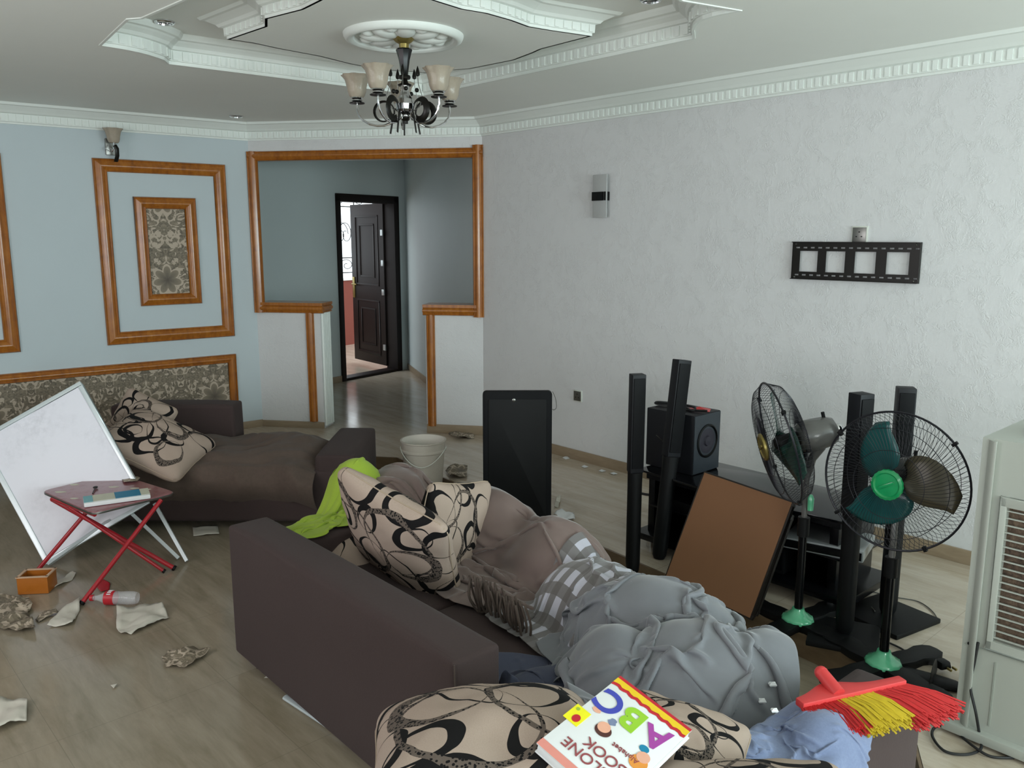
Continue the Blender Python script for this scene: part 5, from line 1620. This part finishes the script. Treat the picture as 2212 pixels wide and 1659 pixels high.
# throw on the far sofa: bulging, wrinkled
def throwP(u, v):
    x = -2.45 + 1.30 * u
    # profile v: 0 back, 1 tucked under the front
    if v < .62: y = 5.32 - (5.32 - 4.76) * (v / .62); z = .275 + .075 * math.sin(PI * min(1, v / .62 * .9 + .1)) ** .6
    else:
        a = (v - .62) / .38; y = 4.76 - .085 * math.sin(PI * (a * .85 + .12)) ; z = .30 - .24 * a
    nn = .040 * vnoise(x * 2.6, y * 3.2 + z * 3, 2) + .034 * (ridged(x * 3.6 + y * 2.6, y * 2.0 + z * 2, 5) - .5) + .014 * ridged(x * 8 - y * 4, y * 7 + z * 6, 9)
    e = min(1, min(u, 1 - u) * 10)
    z += nn * (1 if v < .62 else .5); y -= nn * (0.3 if v < .62 else 1.0)
    z -= (1 - e) * .05
    return V3((x, y, z))
sheet('throw', 'crumpled dark brown suede throw tucked over the seat of the far sofa', 'throw', M['sofa_throw'], throwP, 70, 60, None, .01)

# ================================================================== LEFT SIDE
# ------------------------------------------------------------------ white board on its corner
T_, L_, R_, B_ = V3((-2.396, 4.56, .804)), V3((-2.896, 4.40, .516)), V3((-1.945, 4.36, .173)), V3((-2.468, 4.18, -.095))
ex = (T_ - L_).normalized(); ey = (L_ - B_); ey = (ey - ex * ey.dot(ex)).normalized(); ez = ex.cross(ey)
if ez.y > 0: sg = -1
else: sg = 1
t = thing('whiteboard', 'white framed board tipped onto one corner in front of the far sofa', 'whiteboard', B_)
Rw = frame3(ex, ey, ex.cross(ey))
Wb, Hb = .60, .80
o0 = V3((0, 0, 0))
def wb(b, x0, x1, y0, y1, z0, z1): b.box(Rw @ V3(((x0 + x1) / 2, (y0 + y1) / 2, sg * (z0 + z1) / 2)), (x1 - x0, y1 - y0, abs(z1 - z0)), Rw)
b = MB(); wb(b, .01, Wb - .01, .01, Hb - .01, -.010, .0); b.build('writing_surface', M['board_white'], t)
b = MB(); fw = .024
wb(b, 0, Wb, 0, fw, -.014, .006); wb(b, 0, Wb, Hb - fw, Hb, -.014, .006); wb(b, 0, fw, fw, Hb - fw, -.014, .006); wb(b, Wb - fw, Wb, fw, Hb - fw, -.014, .006)
b.build('frame', M['alu_white'], t, bevel=.003)
def bar(b, p, q, w=.02): b.tube([p, q], w * .62, 4)
for (p, q) in ((aty(283, 1108, 4.34), onz(386, 1206, LOW + .01)), (aty(334, 1088, 4.36), onz(404, 1212, LOW + .01)), (onz(104, 1219, LOW + .012), aty(240, 1122, 4.30))):
    b = MB(); bar(b, p - B_, q - B_); b.build('leg', M['alu_white'], t)

# ------------------------------------------------------------------ red folding table
TZ = .31
cs = [onz(90, 1060, TZ), onz(200, 1108, TZ), onz(380, 1063, TZ), onz(250, 1022, TZ)]
tc = sum((c for c in cs), V3((0, 0, 0))) / 4; tc.z = LOW
t = thing('folding_table', 'small red children folding table with crossed red tube legs in front of the white board', 'table', tc)
def rc(pts, r, n=5):
    out = []
    for i in range(len(pts)):
        a, p, c = pts[i - 1], pts[i], pts[(i + 1) % len(pts)]
        d1_, d2_ = (a - p).normalized() * r, (c - p).normalized() * r
        for k in range(n + 1):
            u = k / n; out.append(p + d1_ * (1 - u) ** 2 + d2_ * u ** 2)
    return out
pl = rc([c - tc for c in cs], .05)
b = MB(); b.prism([(p.x, p.y) for p in pl], TZ - LOW - .016, TZ - LOW); top = b.build('table_top', M['red_top'], t, bevel=.004)
b = MB(); b.prism([(p.x * 1.012, p.y * 1.012) for p in pl], TZ - LOW - .014, TZ - LOW - .004); b.build('edge_band', M['steel'], top, bevel=.001)
for i, (px, py, rx, ry, mt) in enumerate(((130, 1063, .028, .014, 'cream_print'), (160, 1047, .022, .012, 'cream_print'), (160, 1077, .02, .009, 'cream_print'), (245, 1052, .026, .014, 'paper'), (290, 1055, .022, .011, 'cream_print'), (322, 1057, .01, .006, 'cream_print'))):
    p = onz(px, py, TZ) - tc; b = MB()
    b.prism([(p.x + rx * math.cos(a) * (1 + .2 * math.sin(3 * a)), p.y + ry * math.sin(a)) for a in [2 * PI * k / 20 for k in range(20)]], TZ - LOW, TZ - LOW + .0012); b.build('printed_spot', M[mt], top)
def leg(a, c, r=.011):
    b = MB(); b.tube([a - tc, c - tc], r, 12); l = b.build('leg', M['red_metal'], t, smooth=True)
    b = MB(); d = (c - a).normalized(); b.tube([c - tc - d * .0, c - tc + d * .012], r * 1.25, 12); b.build('end_cap', M['black_satin'], l, smooth=True)
zt = TZ - .02; zf = LOW + .014
leg(onz(226, 1060, zt), onz(80, 1233, zf)); leg(onz(348, 1080, zt), onz(179, 1300, zf))
leg(onz(112, 1078, zt), onz(374, 1226, zf), .012); leg(onz(150, 1094, zt) + up(-.004), onz(352, 1232, zf), .009)
b = MB(); b.tube([onz(112, 1078, zt) - tc, onz(205, 1112, zt) - tc], .010, 12); b.build('cross_bar', M['red_metal'], t, smooth=True)
# things on the table
q0 = onz(182, 1098, TZ); q1 = onz(326, 1078, TZ); dq = (q1 - q0).normalized(); nq = V3((-dq.y, dq.x, 0))
t2 = thing('magazine', 'rolled open magazine with cream and bright blue blocks on the red folding table', 'magazine', q0 + up(.001), ang(dq))
Lq = (q1 - q0).length
b = MB(); b.box((Lq / 2, .065, .012), (Lq, .13, .022)); b.build('pages', M['paper_white'], t2, bevel=.006)
for x0, x1, mt in ((.0, .14, 'teal_print'), (.14, .47, 'cream_print'), (.47, .86, 'blue_print'), (.86, 1.0, 'cream_print')):
    b = MB(); b.box((Lq * (x0 + x1) / 2, .068, .0238), (Lq * (x1 - x0) - .001, .112, .0012)); b.build('cover_block', M[mt], t2)
t2 = thing('spoon', 'dark spoon lying across the red folding table', 'spoon', onz(200, 1066, TZ + .004), ang(onz(207, 1048, TZ) - onz(196, 1070, TZ)))
b = MB(); b.tube([(0, 0, 0), (.09, 0, .003)], .003, 8); b.sphere((.105, 0, .003), .018, 12, (1, .7, .3)); b.build('spoon_body', M['frame_black'], t2, smooth=True)
def px_sheet(name, label, cat, pxs, z, mat, hmax=.012, seed=0, group=None, uvs=1.0, sub_n=10, curl=None):
    """torn flat piece: pixel outline put on the plane z, crumpled a little"""
    pts = [onz(x, y, z) for x, y in pxs]; c = sum(pts, V3((0, 0, 0))) / len(pts)
    bm = bmesh.new(); vs = [bm.verts.new(p - c) for p in pts]; bm.faces.new(vs)
    bmesh.ops.triangulate(bm, faces=bm.faces); bmesh.ops.subdivide_edges(bm, edges=bm.edges, cuts=3, use_grid_fill=True)
    bmesh.ops.subdivide_edges(bm, edges=bm.edges, cuts=1, use_grid_fill=True)
    for v in bm.verts:
        h = .5 + vnoise(v.co.x * 14 + seed, v.co.y * 14, seed) * .9 + .3 * vnoise(v.co.x * 40, v.co.y * 40, seed + 2)
        v.co.z = .003 + hmax * max(0, h)
    bmesh.ops.recalc_face_normals(bm, faces=bm.faces)
    me = bpy.data.meshes.new(name); bm.to_mesh(me); bm.free()
    ul = me.uv_layers.new(name='UVMap')
    for l in me.loops: co = me.vertices[l.vertex_index].co; ul.data[l.index].uv = ((co.x + c.x) * uvs, (co.y + c.y) * uvs)
    me.materials.append(mat); me.polygons.foreach_set('use_smooth', [True] * len(me.polygons))
    o = bpy.data.objects.new(name, me); COL.objects.link(o); o.location = c
    m = o.modifiers.new('solid', 'SOLIDIFY'); m.thickness = .0012; m.offset = 0
    return tag(o, label, cat, group)
G = 'torn paper scraps on the floor'
px_sheet('torn_paper', 'small cream scrap with dark stripes at the back corner of the red table', 'paper scrap', [(262, 1036), (282, 1030), (303, 1034), (296, 1042), (268, 1044)], TZ, M['damask'], .008, 1, G, 2)
px_sheet('torn_paper', 'white triangular paper beside the foot of the red table', 'paper scrap', [(102, 1355), (128, 1328), (174, 1294), (172, 1320), (157, 1352), (140, 1356)], LOW, M['paper'], .02, 2, G)
px_sheet('torn_paper', 'largest white folded paper on the floor, just below the bottle', 'paper scrap', [(253, 1319), (350, 1312), (366, 1338), (340, 1346), (284, 1373), (262, 1373), (252, 1362)], LOW, M['paper'], .03, 3, G)
px_sheet('torn_paper', 'grey and cream wallpaper scrap alone on the open floor, left of the middle sofa', 'paper scrap', [(350, 1428), (372, 1412), (390, 1416), (420, 1402), (456, 1410), (430, 1428), (398, 1448), (356, 1444)], LOW, M['damask'], .03, 4, G, 1.6)
px_sheet('torn_paper', 'white paper cut by the left edge near the bottom of the photo', 'paper scrap', [(-20, 1510), (20, 1516), (60, 1519), (58, 1562), (30, 1568), (-20, 1590)], LOW, M['paper'], .02, 5, G)
px_sheet('torn_paper', 'long thin white strip between the brown tub and the red table leg', 'paper scrap', [(104, 1275), (112, 1260), (140, 1248), (158, 1236), (165, 1240), (156, 1254), (132, 1266)], LOW, M['paper'], .014, 6, G)
px_sheet('torn_paper', 'torn damask wallpaper heap at the left edge below the brown tub', 'paper scrap', [(-10, 1300), (18, 1293), (62, 1296), (72, 1312), (60, 1330), (72, 1345), (78, 1370), (30, 1368), (-10, 1360)], LOW, M['damask'], .035, 7, G, 1.2)
px_sheet('torn_paper', 'small curled wallpaper strip between the damask heap and the white triangle', 'paper scrap', [(76, 1340), (96, 1326), (122, 1322), (128, 1328), (104, 1336), (84, 1346)], LOW, M['damask'], .02, 8, G, 2.2)
px_sheet('torn_paper', 'tiny paper chip alone on the open floor', 'paper scrap', [(239, 1484), (254, 1480), (246, 1490)], LOW, M['paper'], .006, 9, G)
px_sheet('torn_paper', 'small paper chip at the foot of the middle sofa back', 'paper scrap', [(571, 1468), (588, 1468), (580, 1460)], LOW, M['paper'], .006, 10, G)
px_sheet('torn_paper', 'curled wallpaper scrap on the tiles between the bucket and the black slab', 'paper scrap', [(962, 1020), (985, 1012), (1010, 1016), (1008, 1034), (975, 1036)], 0, M['damask'], .04, 11, G, 1.5)
px_sheet('torn_paper', 'wallpaper curl at the skirting of the right half wall', 'paper scrap', [(968, 942), (1000, 937), (1022, 940), (1024, 948), (990, 950)], 0, M['damask'], .03, 12, G, 1.5)
px_sheet('torn_paper', 'crumpled white scrap at the right foot of the black slab', 'paper scrap', [(1196, 1122), (1212, 1110), (1238, 1112), (1242, 1126), (1212, 1130)], 0, M['paper_white'], .04, 13, G, 1.5)
px_sheet('torn_paper', 'thin curled white strip leaning near the black slab edge', 'paper scrap', [(1197, 1096), (1206, 1072), (1212, 1080), (1206, 1098)], 0, M['paper'], .03, 14, G, 1.5)
for i, (x, y) in enumerate(((1222, 990), (1262, 1009), (1300, 1018), (1325, 1024))):
    px_sheet('plaster_chip', ('white chip on the tiles by the right wall, leftmost of the four', 'white chip on the tiles by the right wall, second from left', 'white chip on the tiles by the right wall, third from left', 'white chip on the tiles by the right wall, rightmost of the four')[i], 'chip', [(x - 7, y), (x, y - 3), (x + 9, y + 1), (x, y + 3)], 0, M['paper_white'], .006, 20 + i, 'white chips by the right skirting')
px_sheet('wrapper', 'red and yellow snack wrapper on the floor behind the bottle', 'wrapper', [(208, 1258), (224, 1254), (238, 1262), (236, 1276), (218, 1280), (210, 1270)], LOW, M['red'], .004, 30)
px_sheet('wrapper', 'grey leaflet lying half under the far sofa, beside the middle sofa end', 'leaflet', [(416, 1140), (470, 1136), (474, 1156), (418, 1160)], LOW, M['paper'], .01, 31)
px_sheet('wrapper', 'clear crumpled wrapper between the far sofa and the middle sofa', 'wrapper', [(612, 1150), (640, 1136), (672, 1134), (668, 1148), (630, 1158)], LOW + .3, M['clear'], .04, 32) if False else None
# tub
p = onz(70, 1284, LOW)
t = thing('plastic_tub', 'small open amber brown plastic tub on the floor at the left edge', 'tub', (p.x, p.y + .05, LOW), .12)
b = MB(); w, d, h, th = .135, .10, .085, .006
k = .86
for (cx_, cy_, sx, sy) in ((0, -d / 2, w, th), (0, d / 2, w, th), (-w / 2, 0, th, d), (w / 2, 0, th, d)): b.box((cx_, cy_, h / 2 + .003), (sx + (th if sy == th else 0), sy, h))
b.box((0, 0, .004), (w, d, .006)); b.build('tub_body', M['orange_plastic'], t, bevel=.002)
b = MB()
for (cx_, cy_, sx, sy) in ((0, -d / 2, w, th), (0, d / 2, w, th), (-w / 2, 0, th, d), (w / 2, 0, th, d)): b.box((cx_, cy_, h + .004), (sx + th * 2.4 if sy == th else sx * 2.2, sy * 2.2 if sy == th else sy + th * 2, .006))
b.build('rim', pm('pale rim plastic', '#c2a184', .5), t, bevel=.002)
# bottle
A_ = onz(196, 1306, LOW); Bt = onz(300, 1306, LOW); da = (Bt - A_).normalized(); Lb_ = (Bt - A_).length
t = thing('plastic_bottle', 'clear empty drink bottle with red cap and red label lying on the floor', 'bottle', A_ + up(.034), 0)
Rb = frame3(V3((0, 0, 1)).cross(da), V3((0, 0, 1)), da) 
Rb = frame3((-V3((0, 0, 1)).cross(da)), V3((0, 0, 1)), da)
if Rb.determinant() < 0: Rb = frame3(V3((0, 0, 1)).cross(da), V3((0, 0, 1)), da)
b = MB(); b.lathe([(.012, .012), (.012, .035), (.02, .055), (.031, .08), (.032, .13), (.030, .15), (.032, .17), (.031, Lb_ - .02), (.026, Lb_ - .004), (.001, Lb_ - .012)], n=28, rot=Rb, cap=False); b.build('bottle_body', M['clear'], t, smooth=True)
b = MB(); b.lathe([(.001, 0), (.0145, .001), (.0148, .016), (.001, .017)], n=24, rot=Rb); b.build('cap', M['red'], t, smooth=True)
b = MB(); b.lathe([(.0328, .075), (.0332, .08), (.0332, .115), (.0325, .12)], n=28, rot=Rb, cap=False); lb_ = b.build('label_band', M['red'], t, smooth=True)
b = MB()
for k in range(5):
    a = PI * .5 + (k - 2) * .32
    c = Rb @ V3((.0338 * math.cos(a), .0338 * math.sin(a), .098)); b.box(c, (.004, .004, .018), Rb)
b.build('label_lettering', M['paper_white'], lb_)
# white strip under the sofa
A_ = onz(618, 1512, LOW); Bt = onz(752, 1600, LOW); 
b = MB(); b.tube([A_ + up(.012), A_ + up(.012) + (Bt - A_) * .98], .016, 10, flat=(1, .6)); o = b.build('plastic_strip', M['alu_white'], smooth=True); tag(o, 'white plastic strip lying along the foot of the middle sofa back', 'strip')

# ------------------------------------------------------------------ broom on the armchair
A_ = onz(1726, 1516, .560); Bt = onz(1948, 1466, .560); dbr = (Bt - A_).normalized(); Lr = (Bt - A_).length
tipd = V3((.55, -.83, 0)).normalized()
t = thing('broom_head', 'red and yellow plastic broom head lying on the armchair back', 'broom', A_)
perp = V3((dbr.y, -dbr.x, 0))
b = MB()
prof = []
for i in range(21):
    u = i / 20; hgt = .010 + .035 * math.exp(-((u - .36) / .22) ** 2); prof.append((u, hgt))
vs = []; 
for u, h in prof:
    c = dbr * (Lr * u)
    vs += [c - perp * h * 1.0 + up(.004), c + perp * .016 + up(.004), c + perp * .016 + up(-.014), c - perp * h * 1.0 + up(-.014)]
n = len(prof)
fs = [(i * 4 + k, i * 4 + (k + 1) % 4, (i + 1) * 4 + (k + 1) % 4, (i + 1) * 4 + k) for i in range(n - 1) for k in range(4)] + [(0, 1, 2, 3), tuple((n - 1) * 4 + k for k in (3, 2, 1, 0))]
b.add(vs, fs); b.build('bridge', M['bright_red'], t, bevel=.003)
b = MB(); c = dbr * (Lr * .36) - perp * .045; b.tube([c + up(.0) + perp * .05, c - perp * .012 + up(.022)], [.017, .016], 16); b.sphere(c - perp * .012 + up(.022), .0165, 14); b.build('handle_socket', M['bright_red'], t, smooth=True)
rr = random.Random(12)
def bristles(u0, u1, rows, mat, nm, l0, l1):
    b = MB()
    for i in range(int(rows * 46)):
        u = u0 + (u1 - u0) * rr.random(); s0 = dbr * (Lr * u) + perp * (.008 + rr.random() * .010) + up(-.012 + rr.uniform(-.003, .006))
        spread = (u - .30)
        d = (perp + dbr * (spread * 1.15 + .15 + rr.uniform(-.09, .09)) + up(rr.uniform(-.55, -.12))).normalized()
        Lb2 = (l0 + (l1 - l0) * u) * rr.uniform(.85, 1.05)
        e = s0 + d * Lb2; m = s0 + d * Lb2 * .5 + up(.006)
        b.tube([s0, m, e + up(-.004)], [.0022, .0024, .0028], 4)
    o = b.build(nm, mat, t, smooth=True); o['kind'] = 'stuff'; return o
M['bristle_red'] = pm('red broom bristle', '#b01c1e', .45, var=.2, nscale=80)
M['bristle_yellow'] = pm('yellow broom bristle', '#b8a018', .45, var=.2, nscale=80)
bristles(.0, .34, 7, M['bristle_red'], 'red_bristles', .085, .10)
bristles(.32, .66, 8, M['bristle_yellow'], 'yellow_bristles', .09, .11)
bristles(.64, 1.0, 9, M['bristle_red'], 'red_bristles', .10, .125)

# ------------------------------------------------------------------ alphabet book
T_, R_, L_ = onz(1340, 1460, .73), onz(1495, 1577, .68), onz(1190, 1632, .69)
bx_ = (R_ - T_); WB = bx_.length; bx_ = bx_.normalized(); by_ = L_ - T_; by_ = (by_ - bx_ * by_.dot(bx_)); HB = by_.length; by_ = by_.normalized()
# text frame: X to the reader's right (from R towards T), Y up the page (away from the coloured band)
X_t, Y_t = -bx_, by_; Z_t = X_t.cross(Y_t)
RB = frame3(X_t, Y_t, Z_t)
t = thing('alphabet_book', 'white alphabet book with colourful letters and a red and yellow band, lying upside down on the cushions', 'book', R_)
t['label'] = 'white alphabet book with colourful letters and a red and yellow band'
q4 = RB.to_quaternion(); t.rotation_mode = 'QUATERNION'; t.rotation_quaternion = q4
b = MB(); b.box((WB / 2, HB / 2, -.012), (WB - .006, HB - .002, .018)); b.build('pages', M['paper_white'], t, bevel=.002)
b = MB(); b.box((WB / 2, HB / 2, -.0015), (WB, HB, .003)); cov = b.build('front_cover', pm('glossy white cover', '#d9dada', .25, var=.01, coat=.4), t, bevel=.001)
b = MB(); b.box((WB / 2, HB / 2, -.0225), (WB, HB, .003)); b.build('back_cover', M['paper_white'], t, bevel=.001)
def wavy(y0, y1, mat, z):
    b = MB(); n = 24
    top = [V3((WB * i / n, y1 * HB + .0022 * math.sin(i * 1.9) * (y1 > .01 and y1 < .9), z)) for i in range(n + 1)]; bot = [V3((WB * i / n, y0 * HB, z)) for i in range(n + 1)]
    b.add(top + bot, [(i, i + 1, n + 2 + i, n + 1 + i) for i in range(n)]); b.build('cover_band', M[mat], cov)
wavy(0, .115, 'red', .0006); wavy(.03, .085, 'yellow', .0010)
M['pink_print'] = pm('salmon print', '#cf8478', .5)
wavy(.93, 1.0, 'pink_print', .0006)
def text(s, x, y, size, mat, z=.0012, rot=0.0, ext=.0006, name='printed_letter', off=0.0, xs=1.0, par=None):
    cu = bpy.data.curves.new(name, 'FONT'); cu.body = s; cu.size = size; cu.extrude = ext; cu.offset = off; cu.align_x = 'CENTER'; cu.align_y = 'CENTER'
    o = bpy.data.objects.new(name, cu); COL.objects.link(o)
    bpy.context.view_layer.update()
    me = bpy.data.meshes.new_from_object(o.evaluated_get(bpy.context.evaluated_depsgraph_get())); bpy.data.objects.remove(o)
    me.materials.clear(); me.materials.append(mat)
    o = bpy.data.objects.new(name, me); COL.objects.link(o); o.parent = par or cov; o.location = (x, y, z); o.rotation_euler = (0, 0, rot); o.scale = (xs, 1, 1); return o
fx = lambda a: WB * (1 - a)
text('A', fx(.80), HB * .27, .074, pm('purple print', '#9a3f93', .4), rot=.25, off=.002)
text('B', fx(.48), HB * .27, .078, pm('lime print', '#8dbb2e', .4), rot=.0, off=.0025)
text('C', fx(.17), HB * .28, .080, pm('indigo print', '#3d43a0', .4), rot=-.1, off=.002)
mt = pm('maroon outline print', '#8c4548', .5)
text('CLONE', fx(.47), HB * .82, .033, mt, name='title_text')
text('BOOK', fx(.58), HB * .70, .033, mt, name='title_text')
text('Alphabet', fx(.70), HB * .57, .016, mt, name='small_text', rot=.05)
def disc(x, y, rx, ry, mat, z, nm, wob=0):
    b = MB(); b.prism([(x + rx * math.cos(a) * (1 + wob * math.sin(5 * a)), y + ry * math.sin(a)) for a in [2 * PI * k / 28 for k in range(28)]], z, z + .0006); b.build(nm, mat, cov)
skin = pm('skin tone print', '#d79f86', .5); hair = pm('dark brown print', '#4a2823', .5)
disc(fx(.36), HB * .535, .017, .015, hair, .0006, 'printed_figure'); disc(fx(.36) + .003, HB * .51, .013, .013, skin, .0012, 'printed_figure')
disc(fx(.14), HB * .42, .009, .007, skin, .0006, 'printed_figure', .1); disc(fx(.36), HB * .42, .008, .009, M['blue_cloth'], .0006, 'printed_figure', .2)
disc(fx(.86), HB * .56, .018, .017, pm('orange print', '#d58a3a', .5), .0006, 'printed_figure'); disc(fx(.86), HB * .50, .013, .013, skin, .0012, 'printed_figure'); disc(fx(.80), HB * .43, .010, .008, M['blue_print'], .0006, 'printed_figure')
b = MB(); b.box((fx(.045), HB * .58, .0009), (.034, .045, .0012)); stk = b.build('sticker', pm('yellow sticker', '#e0d81e', .4), cov)
disc(fx(.045) - .004, HB * .61, .008, .010, M['red'], .0016, 'sticker_mark'); disc(fx(.045) + .008, HB * .53, .004, .004, M['lime'], .0016, 'sticker_mark')
